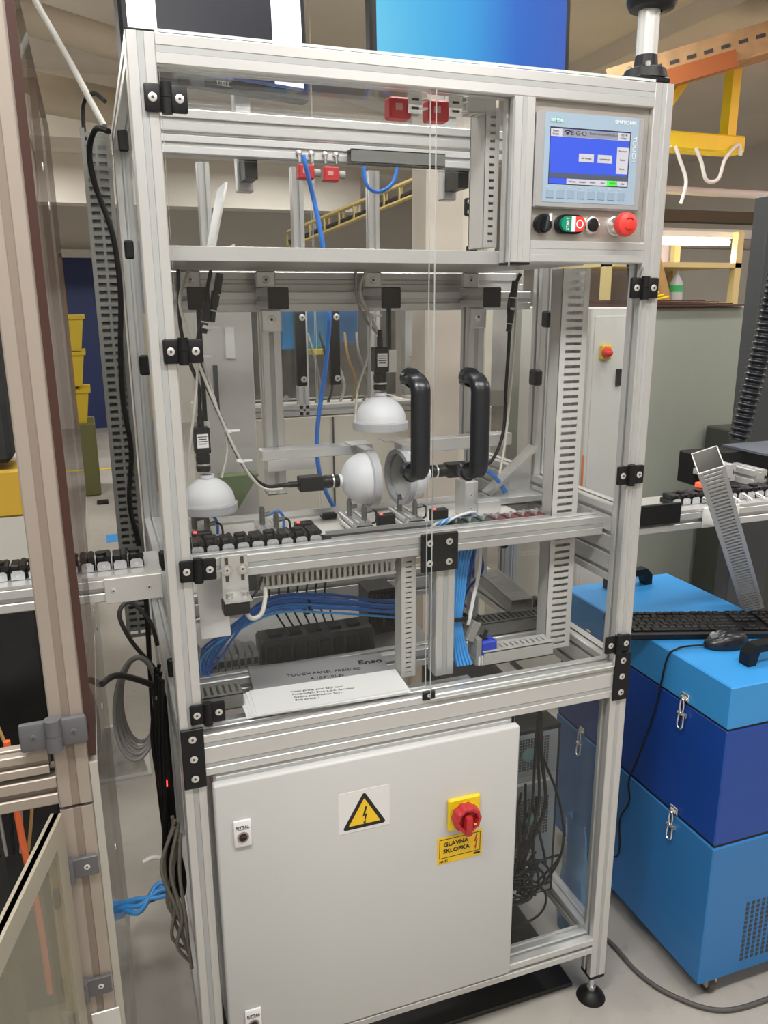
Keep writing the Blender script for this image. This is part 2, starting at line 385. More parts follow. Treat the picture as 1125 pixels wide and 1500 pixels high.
# left and right front doors
DL = panel('door', [(0.043, 0.892), (0.4565, 0.892), (0.4565, 1.918), (0.043, 1.918)], 0.002, 0.005, MF)
DR = panel('door', [(0.463, 0.868), (0.874, 0.868), (0.874, 1.656), (0.600, 1.656), (0.600, 1.919), (0.463, 1.919)], -0.0065, 0.005, MF)
def bow_handle(x, z0, z1, y, parent, out=0.055, flip=-1):
    s = G()
    prof2 = [(a*1.15, b*1.1) for a, b in ((-0.0135, -0.006), (-0.0135, 0.004), (-0.009, 0.009), (0.009, 0.009), (0.0135, 0.004), (0.0135, -0.006), (0.006, -0.008), (0.004, -0.001), (-0.004, -0.001), (-0.006, -0.008))]
    path = [V((x, y, z1-0.016)), V((x, y+flip*0.018, z1-0.0135))]
    for i in range(7):
        a = math.pi/2*i/6; path.append(V((x, y+flip*(0.030+math.sin(a)*(out-0.030)), z1-0.034+math.cos(a)*0.0215)))
    low = [V((p.x, p.y, z0+z1-p.z)) for p in reversed(path)]
    path += low; n = len(prof2); vs = []
    for i, p in enumerate(path):
        d = (path[min(i+1, len(path)-1)]-path[max(i-1, 0)]).normalized(); nn = d.cross(X)
        if nn.dot(V((0, flip, 0))) + nn.z*(1 if p.z > (z0+z1)/2 else -1) < 0: nn = -nn
        for a, b in prof2: vs.append(p+X*a+nn*b)
    m = len(path)
    fs = [(i*n+j, i*n+(j+1) % n, (i+1)*n+(j+1) % n, (i+1)*n+j) for i in range(m-1) for j in range(n)]+[tuple(range(n)), tuple((m-1)*n+j for j in range(n))]
    s.add(vs, fs); ob = s.build('handle', BLACKS, parent, smooth=50)
    for z in (z0+0.012, z1-0.012): G().cyl((x, y, z), (x, y+flip*0.016, z), 0.0168, 20).build('handle_foot', BLACKS, ob)
    return ob
bow_handle(0.420, 1.300, 1.486, 0.002, DL); bow_handle(0.525, 1.296, 1.484, -0.0065, DR)
b = G().box((0.469, 0.060, 1.098), (0.546, 0.068, 1.174), bev=0.002).build('junction_plate', BLACK, MF)
for dx in (0.018, 0.058):
    for dz in (0.018, 0.058): screw((0.469+dx, 0.060, 1.098+dz), (0, -1, 0), 0.0068, b)
b = G().box((0.448, -0.004, 0.866), (0.474, 0.002, 0.884), bev=0.002).build('door_stop', BLACK, MF)
screw((0.461, -0.004, 0.876), (0, -1, 0), 0.004, b)
# rear doors with grips, side sheets, roof sheet
rd = [panel('rear_door', [(0.045, 0.90), (0.448, 0.90), (0.448, 1.915), (0.045, 1.915)], D+0.018, 0.005, MF),
      panel('rear_door', [(0.452, 0.90), (0.872, 0.90), (0.872, 1.915), (0.452, 1.915)], D+0.018, 0.005, MF)]
for x, o in ((0.405, rd[0]), (0.492, rd[1])):
    hb = G().box((x-0.013, D-0.012, 1.395), (x+0.013, D+0.016, 1.578), bev=0.004, seg=2).build('handle', BLACK, o)
    for z in (1.412, 1.562): screw((x+0.004, D-0.012, z), (0, -1, 0), 0.008, hb)
for z in (1.83, 1.30):
    b = G().box((0.842, D-0.012, z-0.022), (0.880, D, z+0.022), bev=0.004).build('rear_hinge', BLACK, MF)
    for dz in (-0.012, 0.012): screw((0.852, D-0.012, z+dz), (0, -1, 0), 0.005, b)
def side_panel(x, y0, y1, z0, z1, name='side_panel'):
    return G().prism([(y0, z0), (y1, z0), (y1, z1), (y0, z1)], (x, 0, 0), Y, Z, X*0.004, 0, 1).build(name, [GLASS, GEDGE], MF, smooth=0)
side_panel(0.018, 0.042, D-0.002, 1.092, H-0.042); side_panel(0.018, 0.042, D-0.002, ZD+0.002, 1.048)
side_panel(R0+0.018, 0.042, 0.348, 1.202, H-0.042); side_panel(R0+0.018, 0.392, D-0.002, 1.202, H-0.042); side_panel(R0+0.018, 0.042, 0.478, ZD+0.002, 1.038)
side_panel(R0+0.018, 0.042, D-0.002, 0.187, ZD-0.082)
G().prism([(0.04, 0.0), (R0, 0.0), (R0, D+0.04), (0.04, D+0.04)], (0, 0, H+0.0005), X, Y, Z*0.004, 0, 1).build('roof_sheet', [GLASS, GEDGE], MF, smooth=0)
G().prism([(0.662, 0.187), (R0-0.002, 0.187), (R0-0.002, 0.79), (0.662, 0.79)], (0, 0.022, 0), X, Z, Y*0.004, 0, 1).build('lower_panel', [GLASS, GEDGE], MF, smooth=0)
for (x, y, z) in ((R0-0.006, 0.345, 1.43), (R0-0.006, 0.475, 1.005), (R0-0.006, 0.30, ZD+0.02), (R0-0.006, 0.695, 1.72), (R0-0.006, 0.30, 1.56)):
    G().box((x-0.014, y-0.016, z-0.018), (x+0.006, y+0.016, z+0.018), bev=0.004).build('panel_clamp', BLACK, MF)
for (y, z) in ((0.35, 1.88), (0.45, 1.70), (0.25, 1.49), (0.12, 1.16), (0.13, 0.95)):
    G().box((-0.004, y-0.006, z-0.018), (0.014, y+0.006, z+0.018), bev=0.003).build('panel_clamp', BLACK, MF)
# shelf of the upper compartment, hanging rails and posts
prof('shelf_beam', (0.04, 0.44, 1.62), (R0, 0.48, 1.66), 'x', MF)
prof('hanging_beam', (0.04, 0.40, 1.5795), (R0, 0.44, 1.6195), 'x', MF)
o = G().box((0.042, 0.046, 1.661), (0.779, 0.44, 1.664), bev=0.0005).build('shelf', STAIN, MF)
G().box((0.042, 0.044, 1.661), (0.779, 0.047, 1.683), bev=0.0005).build('shelf_lip', ALU, o)
for x in (0.1125, 0.262, 0.4915, 0.717):
    p_ = prof('hanging_rail', (x-0.02, 0.285, 1.586), (x+0.02, 0.40, 1.626), 'y', MF)
    G().box((x-0.0205, 0.280, 1.5855), (x+0.0205, 0.285, 1.6265), bev=0.002).build('end_cap', BLACK, p_)
hp = prof('hanging_post', (0.242, 0.36, 1.205), (0.282, 0.40, 1.586), 'z', MF, strips=('-y',)); G().box((0.242, 0.36, 1.203), (0.282, 0.40, 1.205)).build('end_cap', BLACK, hp)
hp = prof('hanging_post', (0.700, 0.36, 1.27), (0.740, 0.40, 1.586), 'z', MF, strips=('-y',))
for x in (0.262, 0.72):
    b = G().box((x-0.021, 0.352, 1.54), (x+0.021, 0.36, 1.585), bev=0.003).build('angle_bracket', ALU2, MF); screw((x, 0.352, 1.565), (0, -1, 0), 0.009, b)
for x in (0.262, 0.4915, 0.72, 0.1125):
    b = G().box((x-0.02, 0.392, 1.626), (x+0.02, 0.40, 1.66), bev=0.003).build('angle_bracket', ALU2, MF); screw((x, 0.392, 1.643), (0, -1, 0), 0.008, b)
# deck plate
dk = G().box((0.045, 0.110, 1.138), (0.778, 0.366, 1.146), bev=0.001).build('deck_plate', mat('white deck plate', (0.78, 0.76, 0.72), 0.4, 0.2), MF)
for i in range(9): screw((0.08+i*0.08, 0.345, 1.146), (0, 0, 1), 0.004, dk)
G().box((0.045, 0.368, 1.150), (0.872, 0.374, 1.162)).build('deck_edge', ALU2, MF)
# lower deck plate
G().box((0.042, 0.24, 0.836), (0.60, 0.60, 0.840)).build('lower_deck', mat('galvanised plate', (0.42, 0.42, 0.42), 0.4, 0.5, vary=0.08, vscale=20), MF)
# bottom sheet behind the electrical cabinet
G().box((0.66, 0.24, 0.186), (R0, 0.62, 0.190)).build('base_plate', mat('dark base plate', (0.10, 0.095, 0.09), 0.5, vary=0.2), MF)
# triangular gusset between deck and right post
G().prism([(0.0, 0), (0.12, 0), (0.12, 0.105)], (0.752, 0.36, 1.165), X, Z, Y*0.005).prism([(0.0, 0.0), (0.12, 0.105), (0.114, 0.108), (-0.006, 0.004)], (0.752, 0.325, 1.165), X, Z, Y*0.04).build('gusset', ALU2, MF)
G().box((0.745, 0.30, 1.150), (0.872, 0.366, 1.165), bev=0.001).build('gusset_base', ALU, MF)

# ------------------------------------------------------------------ control panel in the frame
PY = 0.012
def on_front(name, x0, x1, z0, z1, y0, y1, m, parent, bev=0.0): return G().box((x0, y0, z0), (x1, y1, z1), bev=bev).build(name, m, parent)
tag(on_front('mounting_plate', HX1+0.0005, R0-0.0005, HZ+0.0365, H-0.0405, PY, PY+0.003, STAIN, None), 'brushed stainless plate behind touch panel and push buttons', 'mounting plate')
HM = thing('touch_panel', 'grey touch panel with blue screen and row of keys', 'touch panel', (0.7525, 0, 1.7515))
on_front('bezel', 0.646, 0.860, 1.7515, 1.9035, 0.000, 0.012, mat('touch panel bezel grey', (0.42, 0.42, 0.43), 0.4, 0.3), HM, 0.003)
on_front('fascia', 0.661, 0.846, 1.7615, 1.9015, -0.0006, 0.002, mat('touch panel pale blue fascia', (0.33, 0.44, 0.56), 0.4), HM)
def emi(name, col, e=1.0): return mat(name, col, 0.35, emit=e)
SCB = emi('screen blue', (0.03, 0.07, 0.50), 0.6); SCG = emi('screen grey', (0.45, 0.45, 0.50), 0.35); SCD = emi('screen dark', (0.07, 0.085, 0.12), 0.2); SCGR = emi('screen green', (0.06, 0.62, 0.05), 0.5)
sx0, sx1, sz0, sz1 = 0.672, 0.8285, 1.791, 1.8775
on_front('screen_border', sx0-0.001, sx1+0.002, sz0-0.001, sz1+0.002, -0.0009, 0, INK, HM)
scr = on_front('screen', sx0, sx1, sz0, sz1, -0.0012, 0, SCB, HM)
def sc(name, u0, u1, v0, v1, m): return on_front(name, sx0+(sx1-sx0)*u0, sx0+(sx1-sx0)*u1, sz0+(sz1-sz0)*v0, sz0+(sz1-sz0)*v1, -0.0015, -0.0011, m, scr)
def st(body, u, v, size, m=INK, xs=1.0, align='CENTER'): return text(body, (sx0+(sx1-sx0)*u, -0.0017, sz0+(sz1-sz0)*v), X, Z, size, m, scr, 'screen_lettering', depth=0.0001, xs=xs, align=align)
sc('screen_header', 0, 1, 0.855, 0.995, SCG); sc('screen_logo_field', 0.14, 0.845, 0.86, 0.995, emi('screen pale', (0.62, 0.63, 0.66), 0.4))
sc('screen_footer', 0, 1, 0.105, 0.195, SCD)
sc('screen_status', 0.22, 0.735, 0.0, 0.10, SCG); sc('screen_status', 0.735, 0.865, 0.0, 0.10, SCGR); sc('screen_status', 0.87, 1.0, 0.0, 0.10, SCG)
sc('screen_button', 0.36, 0.55, 0.42, 0.57, SCG); sc('screen_button', 0.60, 0.785, 0.42, 0.57, SCG); sc('screen_menu', 0.845, 0.995, 0.235, 0.73, SCG)
st('E·G·O', 0.345, 0.925, 0.0098, xs=1.25); st('Elektro-komponente d.o.o.', 0.66, 0.94, 0.0052); st('Pogon', 0.06, 0.95, 0.0045); st('Strojar', 0.06, 0.895, 0.0045)
for i in range(2):   # the arched emblem beside the header lettering
    r = (0.0085, 0.0048)[i]; g = G(); c = V((sx0+(sx1-sx0)*0.205, -0.0018, sz0+(sz1-sz0)*0.885)); n = 10
    a0, a1 = math.radians(40), math.radians(140); t_ = 0.0022 if i == 0 else 0.0048
    pts = [(math.cos(a0+(a1-a0)*k/n)*r, math.sin(a0+(a1-a0)*k/n)*r) for k in range(n+1)]+[(math.cos(a1-(a1-a0)*k/n)*(r-t_), math.sin(a1-(a1-a0)*k/n)*(r-t_)) for k in range(n+1)]
    g.prism(pts, c, X, Z, Y*0.0003).build('screen_emblem', INK, scr)
st('Set recept', 0.455, 0.49, 0.0048); st('Upravljanje', 0.69, 0.49, 0.0045)
for k, s_ in enumerate(('Parametri', 'Ručni', 'Servis')): st(s_, 0.92, 0.66-0.165*k, 0.0042)
for k, s_ in enumerate(('Početna', 'Recepti', 'Alarmi', 'Ulazi', 'AUTO', 'Izlaz')): st(s_, 0.29+0.13*k, 0.05, 0.0042)
st('10:27:40', 0.92, 0.955, 0.0042); st('27.09.21', 0.92, 0.895, 0.0042)
o = on_front('brand_label', 0.6715, 0.6945, 1.886, 1.8935, -0.0010, 0, mat('teal label', (0.12, 0.50, 0.48), 0.5), HM)
text('SIEMENS', (0.683, -0.0011, 1.8897), X, Z, 0.0064, WHITE, o, bold=0.0001)
text('SIMATIC HMI', (0.8185, -0.0008, 1.8935), X, Z, 0.0088, WHITE, HM, xs=0.85)
text('TOUCH', (0.8388, -0.0008, 1.852), Z*-1, X, 0.0105, STICK, HM, xs=1.15)
for k in range(8):
    x = 0.6755+k*0.0204
    on_front('function_key', x-0.0073, x+0.0073, 1.7675, 1.7815, -0.0014, 0, mat('key pale blue', (0.27, 0.37, 0.48), 0.45), HM, 0.0006)
    text('F%d' % (k+1), (x-0.004, -0.0009, 1.7855), X, Z, 0.003, WHITE, HM)
BZ = 1.7268
b1 = thing('selector_switch', 'black rotary selector switch with white pointer below touch panel', 'selector switch', (0.666, 0, BZ-0.016))
G().lathe([(0, -0.010), (0.012, -0.010), (0.0145, -0.008), (0.0155, 0.010), (0.0155, 0.012)], (0.668, PY, BZ), (0, 1, 0), 28).cyl((0.668, PY, BZ), (0.668, PY-0.012, BZ), 0.0155, 28).build('collar', BLACK, b1)
G().box((0.6635, PY-0.028, BZ-0.0135), (0.6735, PY-0.010, BZ+0.0135), bev=0.003, rot=(0, math.radians(12), 0)).build('lever', BLACKS, b1)
G().box((0.668, PY-0.0285, BZ+0.002), (0.6735, PY-0.024, BZ+0.0145), bev=0.001).build('pointer', WHITE, b1)
b2 = thing('start_stop_button', 'oblong start and stop push button, green and red halves', 'push button', (0.7225, 0, BZ-0.016))
def stadium(cx, hw, r, n=12):
    return [(cx+hw+r*math.cos(a), r*math.sin(a)) for a in [math.pi*(-0.5+k/n) for k in range(n+1)]]+[(cx-hw+r*math.cos(a), r*math.sin(a)) for a in [math.pi*(0.5+k/n) for k in range(n+1)]]
G().prism(stadium(0, 0.0125, 0.0158), (0.7215, PY-0.010, BZ), X, Z, Y*0.010).build('collar', BLACK, b2)
yy = PY-0.017
lh = [p for p in stadium(0, 0.0115, 0.0125) if p[0] <= -0.0115+1e-6]; rh = [p for p in stadium(0, 0.0115, 0.0125) if p[0] >= 0.0115-1e-6]
G().prism(lh+[(-0.004, -0.0125), (-0.004, 0.0125)], (0.7225, yy, BZ), X, Z, Y*0.008).build('start_cap', GREEN, b2)
G().box((0.7225-0.004, yy, BZ-0.0125), (0.7225+0.004, yy+0.008, BZ+0.0125)).build('lens', WHITE, b2)
G().prism(rh+[(0.004, 0.0125), (0.004, -0.0125)], (0.7225, yy, BZ), X, Z, Y*0.008).build('stop_cap', REDE, b2)
text('START', (0.7225-0.0115, yy-0.0002, BZ), Z, X*-1, 0.0072, WHITE, b2, bold=0.0001)
g = G(); n = 24; rr = [(0.0072*math.cos(6.2832*k/n), 0.0072*math.sin(6.2832*k/n)) for k in range(n)]
v = [V((0.7225+0.0125+a, yy-0.0004, BZ+b)) for a, b in rr]+[V((0.7225+0.0125+a*0.72, yy-0.0004, BZ+b*0.72)) for a, b in rr]
g.add(v, [(k, (k+1) % n, n+(k+1) % n, n+k) for k in range(n)]).build('stop_ring', WHITE, b2)
b3 = thing('black_push_button', 'round black push button with metal ring', 'push button', (0.768, 0, BZ-0.016))
G().lathe([(0.0115, -0.004), (0.0145, -0.003), (0.0155, 0.0), (0.0155, 0.004)], (0.768, PY-0.004, BZ), (0, 1, 0), 28).build('ring', STEEL, b3)
G().lathe([(0, -0.006), (0.009, -0.0055), (0.0115, -0.003), (0.0118, 0.004), (0, 0.004)], (0.768, PY-0.004, BZ), (0, 1, 0), 28).build('cap', BLACK, b3)
b4 = thing('emergency_stop_button', 'red mushroom emergency stop button on metal collar', 'emergency stop', (0.816, 0, BZ-0.02))
G().lathe([(0.012, -0.022), (0.0135, -0.018), (0.0145, -0.004), (0.0165, -0.003), (0.0165, 0.0)], (0.817, PY, BZ), (0, 1, 0), 28).build('collar', STEEL, b4)
G().lathe([(0, -0.046), (0.012, -0.045), (0.0185, -0.041), (0.0205, -0.036), (0.0205, -0.030), (0.018, -0.024), (0.009, -0.021), (0, -0.021)], (0.817, PY, BZ), (0, 1, 0), 32).build('mushroom_cap', REDE, b4)
g = G()
for k in range(2):
    a0 = math.radians(40+k*180); pts = [(0.0105*math.cos(a0+math.radians(9*i)), 0.0105*math.sin(a0+math.radians(9*i))) for i in range(11)]
    pts += [(0.0090*math.cos(a0+math.radians(90-9*i)), 0.0090*math.sin(a0+math.radians(90-9*i))) for i in range(11)]
    g.prism(pts, (0.817, PY-0.0462, BZ), X, Z, Y*0.0008)
g.build('arrow_marks', mat('dark red mark', (0.45, 0.02, 0.02), 0.4), b4)

# ------------------------------------------------------------------ electrical cabinet
CX0, CX1, CZ0, CZ1 = 0.0475, 0.651, 0.186, 0.7905
EC = thing('electrical_cabinet', 'light grey steel electrical cabinet with warning stickers under the frame', 'electrical cabinet', ((CX0+CX1)/2, 0.1, CZ0))
G().box((CX0+0.004, 0.003, CZ0+0.003), (CX1-0.004, 0.21, CZ1+0.002), bev=0.006).build('body', CABW, EC)
cd_ = G().box((CX0, -0.021, CZ0), (CX1, -0.001, CZ1-0.006), bev=0.005, seg=3).build('door', CABW, EC)
YD = -0.021
def lock(z):
    o = G().box((0.0775, YD-0.006, z-0.027), (0.1095, YD, z+0.027), bev=0.004, seg=2).build('door_lock', WHITE, cd_)
    o2 = G().cyl((0.0935, YD-0.0075, z-0.006), (0.0935, YD-0.005, z-0.006), 0.0105, 24).build('lock_ring', mat('lock ring', (0.35, 0.25, 0.25), 0.4), cd_)
    G().cyl((0.0935, YD-0.0082, z-0.006), (0.0935, YD-0.005, z-0.006), 0.0075, 20).box((0.0865, YD-0.0092, z-0.0085), (0.1005, YD-0.006, z-0.0035), bev=0.001).build('lock_insert', INK, cd_)
    text('RITTAL', (0.0935, YD-0.0064, z+0.0135), X, Z, 0.0078, INK, cd_, bold=0.0001)
    G().box((0.0825, YD-0.0062, z+0.0085), (0.1045, YD-0.0058, z+0.0092)).build('lock_line', INK, cd_)
lock(0.6825); lock(0.268)
ws = G().box((0.272, YD-0.0006, 0.630), (0.374, YD, 0.717)).build('warning_sticker', STICK, EC)
def rtri(cx, cz, r, rc, n=5):
    pts = []
    for k in range(3):
        a = math.pi/2+k*2*math.pi/3; c = V((cx+(r-2*rc)*math.cos(a), cz+(r-2*rc)*math.sin(a)))
        pts += [(c.x+rc*math.cos(a-math.pi/3+2*math.pi/3*i/n), c.y+rc*math.sin(a-math.pi/3+2*math.pi/3*i/n)) for i in range(n+1)]
    return pts
G().prism(rtri(0.323, 0.662, 0.051, 0.004), (0, YD-0.0010, 0), X, Z, Y*0.0005).build('triangle_border', INK, ws)
G().prism(rtri(0.323, 0.662, 0.0365, 0.0012), (0, YD-0.0013, 0), X, Z, Y*0.0005).build('triangle_field', STY, ws)
def bolt(cx, cz, s, y, m, parent):
    P = [(0.10, 1.0), (-0.42, -0.02), (0.02, 0.10), (-0.12, -0.55), (-0.30, -0.50), (-0.06, -1.0), (0.16, -0.42), (0.0, -0.50), (0.40, 0.28), (-0.02, 0.16), (0.36, 0.92)]
    G().prism([(cx+a*s*0.55, cz+b*s) for a, b in P], (0, y, 0), X, Z, Y*0.0004).build('bolt_sign', m, parent)
bolt(0.324, 0.660, 0.0215, YD-0.0016, INK, ws)
MS = thing('main_switch', 'red rotary main switch on yellow square plate', 'main switch', (0.528, YD, 0.586))
G().box((0.4935, YD-0.010, 0.586), (0.5625, YD, 0.6565), bev=0.003).build('yellow_plate', YEL, MS)
G().lathe([(0, -0.014), (0.026, -0.014), (0.026, -0.002), (0, -0.002)], (0.528, YD-0.006, 0.6205), (0, 1, 0), 32).build('yellow_boss', YEL, MS)
kc = V((0.524, YD-0.016, 0.6235)); n = 80
ring = [((0.0275+0.0012*math.cos(10*2*math.pi*k/n))*math.cos(2*math.pi*k/n), (0.0275+0.0012*math.cos(10*2*math.pi*k/n))*math.sin(2*math.pi*k/n)) for k in range(n)]
kn = G(); vs = []
for sc_, dy in ((1, 0.0), (1.03, -0.008), (1.0, -0.019), (0.93, -0.022), (0.74, -0.022), (0.70, -0.010), (0.0, -0.010)):
    vs += [kc+X*(a*sc_)+Z*(b*sc_)+Y*dy for a, b in ring]
kn.add(vs, [(r*n+k, r*n+(k+1) % n, (r+1)*n+(k+1) % n, (r+1)*n+k) for r in range(6) for k in range(n)]); kn.build('knob', RED, MS)
G().box((0.5165, YD-0.043, 0.591), (0.5315, YD-0.022, 0.634), bev=0.004, seg=2).build('knob_grip', RED, MS)
G().box((0.5345, YD-0.0388, 0.612), (0.5395, YD-0.0378, 0.616)).build('knob_mark', YEL, MS)
ms = tag(G().box((0.4735, YD-0.0006, 0.509), (0.5725, YD, 0.570)).build('switch_label', STY, None), 'yellow label below main switch with black frame and red bolt', 'label')
fr = []
g = G()
for r_, in_ in ((0.0, 0.0),):
    x0, x1, z0, z1, t_ = 0.4785, 0.5685, 0.5215, 0.5650, 0.0012
    g.box((x0, YD-0.001, z0), (x1, YD-0.0005, z0+t_)).box((x0, YD-0.001, z1-t_), (x1, YD-0.0005, z1)).box((x0, YD-0.001, z0), (x0+t_, YD-0.0005, z1)).box((x1-t_, YD-0.001, z0), (x1, YD-0.0005, z1))
g.build('label_frame', INK, ms)
text('GLAVNA', (0.5145, YD-0.001, 0.5520), X, Z, 0.0125, INK, ms, bold=0.0002, xs=1.1); text('SKLOPKA', (0.5155, YD-0.001, 0.5370), X, Z, 0.0125, INK, ms, bold=0.0002, xs=1.1)
bolt(0.5585, 0.5435, 0.0185, YD-0.001, RED, ms)
text('NA-21', (0.4785, YD-0.001, 0.5145), X, Z, 0.0068, INK, ms, align='LEFT', bold=0.0001); G().box((0.5545, YD-0.001, 0.5145), (0.5685, YD-0.0005, 0.5185)).build('label_bar', INK, ms)

# ------------------------------------------------------------------ slotted cable trunking
def trunking(name, label, o, L, A, N, length, w, h, m=DUCT, pitch=0.0125, gap=0.45, cols=1, margin=0.16, cover=None, open_end=0.0, parent=None, cat='cable trunking'):
    """slotted box: o = corner, L = run direction, A = across the slotted face, N = from the face into the depth"""
    o, L, A, N = V(o), V(L).normalized(), V(A).normalized(), V(N).normalized()
    R = Matrix((L, A, N)).transposed()
    def bx(g, l0, l1, a0, a1, n0, n1):
        c = o+L*(l0+l1)/2+A*(a0+a1)/2+N*(n0+n1)/2; hs = V(((l1-l0)/2, (a1-a0)/2, (n1-n0)/2)); g.box(c-hs, c+hs, rot=R)
    base = o+L*length/2+A*w/2; t_ = 0.0022
    T = thing(name, label, cat, (o+L*length/2+A*w/2+N*h/2)) if parent is None else parent
    g = G(); bx(g, 0, length, 0, t_, 0, h); bx(g, 0, length, w-t_, w, 0, h); bx(g, 0, length, 0, w, h-t_, h)
    g.build('channel', m, T)
    g = G(); mg = w*margin; bx(g, 0, length, 0, mg, -0.0006, t_); bx(g, 0, length, w-mg, w, -0.0006, t_)
    for c in range(1, cols): bx(g, 0, length, w*c/cols-mg*0.35, w*c/cols+mg*0.35, -0.0004, t_)
    k = int(length/pitch)
    for i in range(k+1):
        l0 = i*pitch; l1 = min(length, l0+pitch*(1-gap))
        if l1 > l0: bx(g, l0, l1, mg*0.8, w-mg*0.8, 0, t_)
    g.build('slotted_face', m, T)
    return T
trunking('vertical_trunking', 'light grey slotted trunking standing inside right post', (0.782, 0.115, 0.868), Z, X, Y, 0.79, 0.060, 0.04, m=mat('light grey trunking plastic', (0.62, 0.61, 0.59), 0.45), pitch=0.0148, gap=0.42, margin=0.2)
trunking('outer_trunking', 'dark grey slotted trunking outside the rear left post', (-0.064, 0.66, 0.80), Z, X, Y, 1.155, 0.058, 0.05, m=DUCTD, pitch=0.0165, gap=0.48, cols=2, margin=0.15)
trunking('horizontal_trunking', 'short grey slotted trunking under the work rail', (0.167, 0.090, 1.094), X, Z, Y, 0.262, 0.030, 0.035, pitch=0.0105, gap=0.45, margin=0.18)
trunking('door_post_trunking', 'narrow grey slotted trunking beside the short centre post', (0.438, 0.085, 0.876), Z, X, Y, 0.252, 0.030, 0.035, pitch=0.0105, gap=0.3, margin=0.3)
trunking('rear_trunking', 'grey slotted trunking behind blue hose bundle', (0.12, 0.38, 1.028), X, Y, -Z, 0.38, 0.036, 0.04, m=DUCTD, pitch=0.0125, gap=0.5, margin=0.1)
trunking('floor_trunking', 'grey slotted trunking lying along double beam right of centre post', (0.615, 0.075, 0.905), X, Y, -Z, 0.162, 0.042, 0.03, pitch=0.0125, gap=0.28, margin=0.26)
trunking('floor_trunking', 'grey slotted trunking on the crossbeam behind loose cover', (0.60, 0.205, 0.908), X, Y, -Z, 0.262, 0.048, 0.032, m=DUCTD, pitch=0.0125, gap=0.45, margin=0.12)
dd = V((-0.02, -0.215, 0)).normalized()
trunking('sloping_trunking', 'pale grey slotted trunking slanting toward the crossbeam', (0.784, 0.455, 0.94), dd, V((-dd.y, dd.x, 0)), -Z, 0.215, 0.056, 0.03, pitch=0.0115, gap=0.15, margin=0.12)
trunking('ceiling_trunking', 'grey slotted trunking under the rear roof beam', (0.53, 0.655, 1.915), X, Y, Z, 0.24, 0.035, 0.03, m=DUCTD, pitch=0.013, gap=0.4, margin=0.12)
trunking('ceiling_trunking', 'grey slotted trunking behind the front red door sensors', (0.545, 0.060, 1.905), X, Y, Z, 0.055, 0.035, 0.03, pitch=0.013, gap=0.4)
trunking('panel_trunking', 'narrow grey slotted trunking behind control panel post', (0.582, 0.06, 1.69), Z, X, Y, 0.225, 0.026, 0.06, pitch=0.0125, gap=0.35, margin=0.32)
trunking('left_trunking', 'short dark slotted trunking below the lower left door hinge', (0.048, 0.075, 0.905), X, Y, -Z, 0.075, 0.05, 0.03, m=DUCTD, pitch=0.0115, gap=0.4, margin=0.14)

# ------------------------------------------------------------------ dome lights and cameras
CAMK = mat('camera black', (0.010, 0.010, 0.011), 0.42, spec=0.4)
def dome(name, label, c, axis, R):
    """hemispherical diffuser: axis points from the open rim to the crown, c = rim centre"""
    T = thing(name, label, 'dome light', c, 'white dome lights of the inspection station')
    n = 14
    outp = [(R*1.07, -0.010), (R*1.07, 0.0), (R*1.0, 0.004)]+[(R*math.cos(math.pi/2*k/n), 0.004+R*0.98*math.sin(math.pi/2*k/n)) for k in range(1, n)]+[(0.013, R+0.003), (0.013, R+0.009), (0.009, R+0.009)]
    inp = [(R*0.90*math.cos(math.pi/2*k/n), R*0.86*math.sin(math.pi/2*k/n)) for k in range(0, n)]+[(0.009, R*0.86), (0.009, R+0.009)]
    G().lathe(outp, c, axis, 40).build('shell', DOME, T, smooth=60)
    G().lathe(inp, c, axis, 40).build('inner_shell', DOMEI, T, smooth=60)
    G().lathe([(R*0.90, -0.004), (R*0.90, -0.012), (R*1.075, -0.012), (R*1.085, -0.006), (R*1.085, 0.003), (R*1.02, 0.006)], c, axis, 40).build('rim', RIMG, T, smooth=40)
    return T
def camera_unit(label, c, d, label_face, plate=True):
    """industrial camera: c = lens tip, d = direction from lens to cable end"""
    c, d = V(c), V(d).normalized(); T = thing('inspection_camera', label, 'camera', c, 'inspection cameras above and beside the domes')
    x, y, _ = frame_of(d); R = Matrix((x, y, d)).transposed()
    G().lathe([(0.006, 0), (0.0125, 0.0), (0.0135, 0.004), (0.0135, 0.010), (0.0122, 0.011), (0.0122, 0.018), (0.0135, 0.019), (0.0135, 0.030), (0.0125, 0.031), (0.0125, 0.036), (0, 0.036)], c, d, 24).build('lens', CAMK, T)
    G().lathe([(0.0137, 0.012), (0.0137, 0.0155)], c, d, 24).build('lens_ring', STEEL, T)
    m = c+d*0.060; h = V((0.0145, 0.0145, 0.024)); G().box(m-h, m+h, bev=0.0015, rot=R).build('housing', CAMK, T)
    if plate:
        f = V(label_face).normalized(); q = m+f*0.0147; a = d.cross(f)
        hs = V((0.0105, 0.013, 0.0002)); Rp = Matrix((a, d, f)).transposed()
        st_ = G().box(q-hs, q+hs, rot=Rp).build('rating_label', PAPER, T)
        g = G()
        for i in range(4):
            qq = q+d*(0.008-0.0045*i)+f*0.0003; hh = V((0.0085-0.0015*(i % 2), 0.0008, 0.0001)); g.box(qq-hh, qq+hh, rot=Rp)
        g.build('label_print', INK, T)
    g = G().cyl(c+d*0.083, c+d*0.105, 0.0062, 12).cyl(c+d*0.105, c+d*0.118, 0.0045, 12); g.build('plug', CAMK, T)
    G().cyl(c+d*0.0835-x*0.009, c+d*0.0850-x*0.009, 0.0012, 8).build('status_light', emi('yellow green led', (0.6, 0.9, 0.05), 3), T)
    return T
BUN = {}
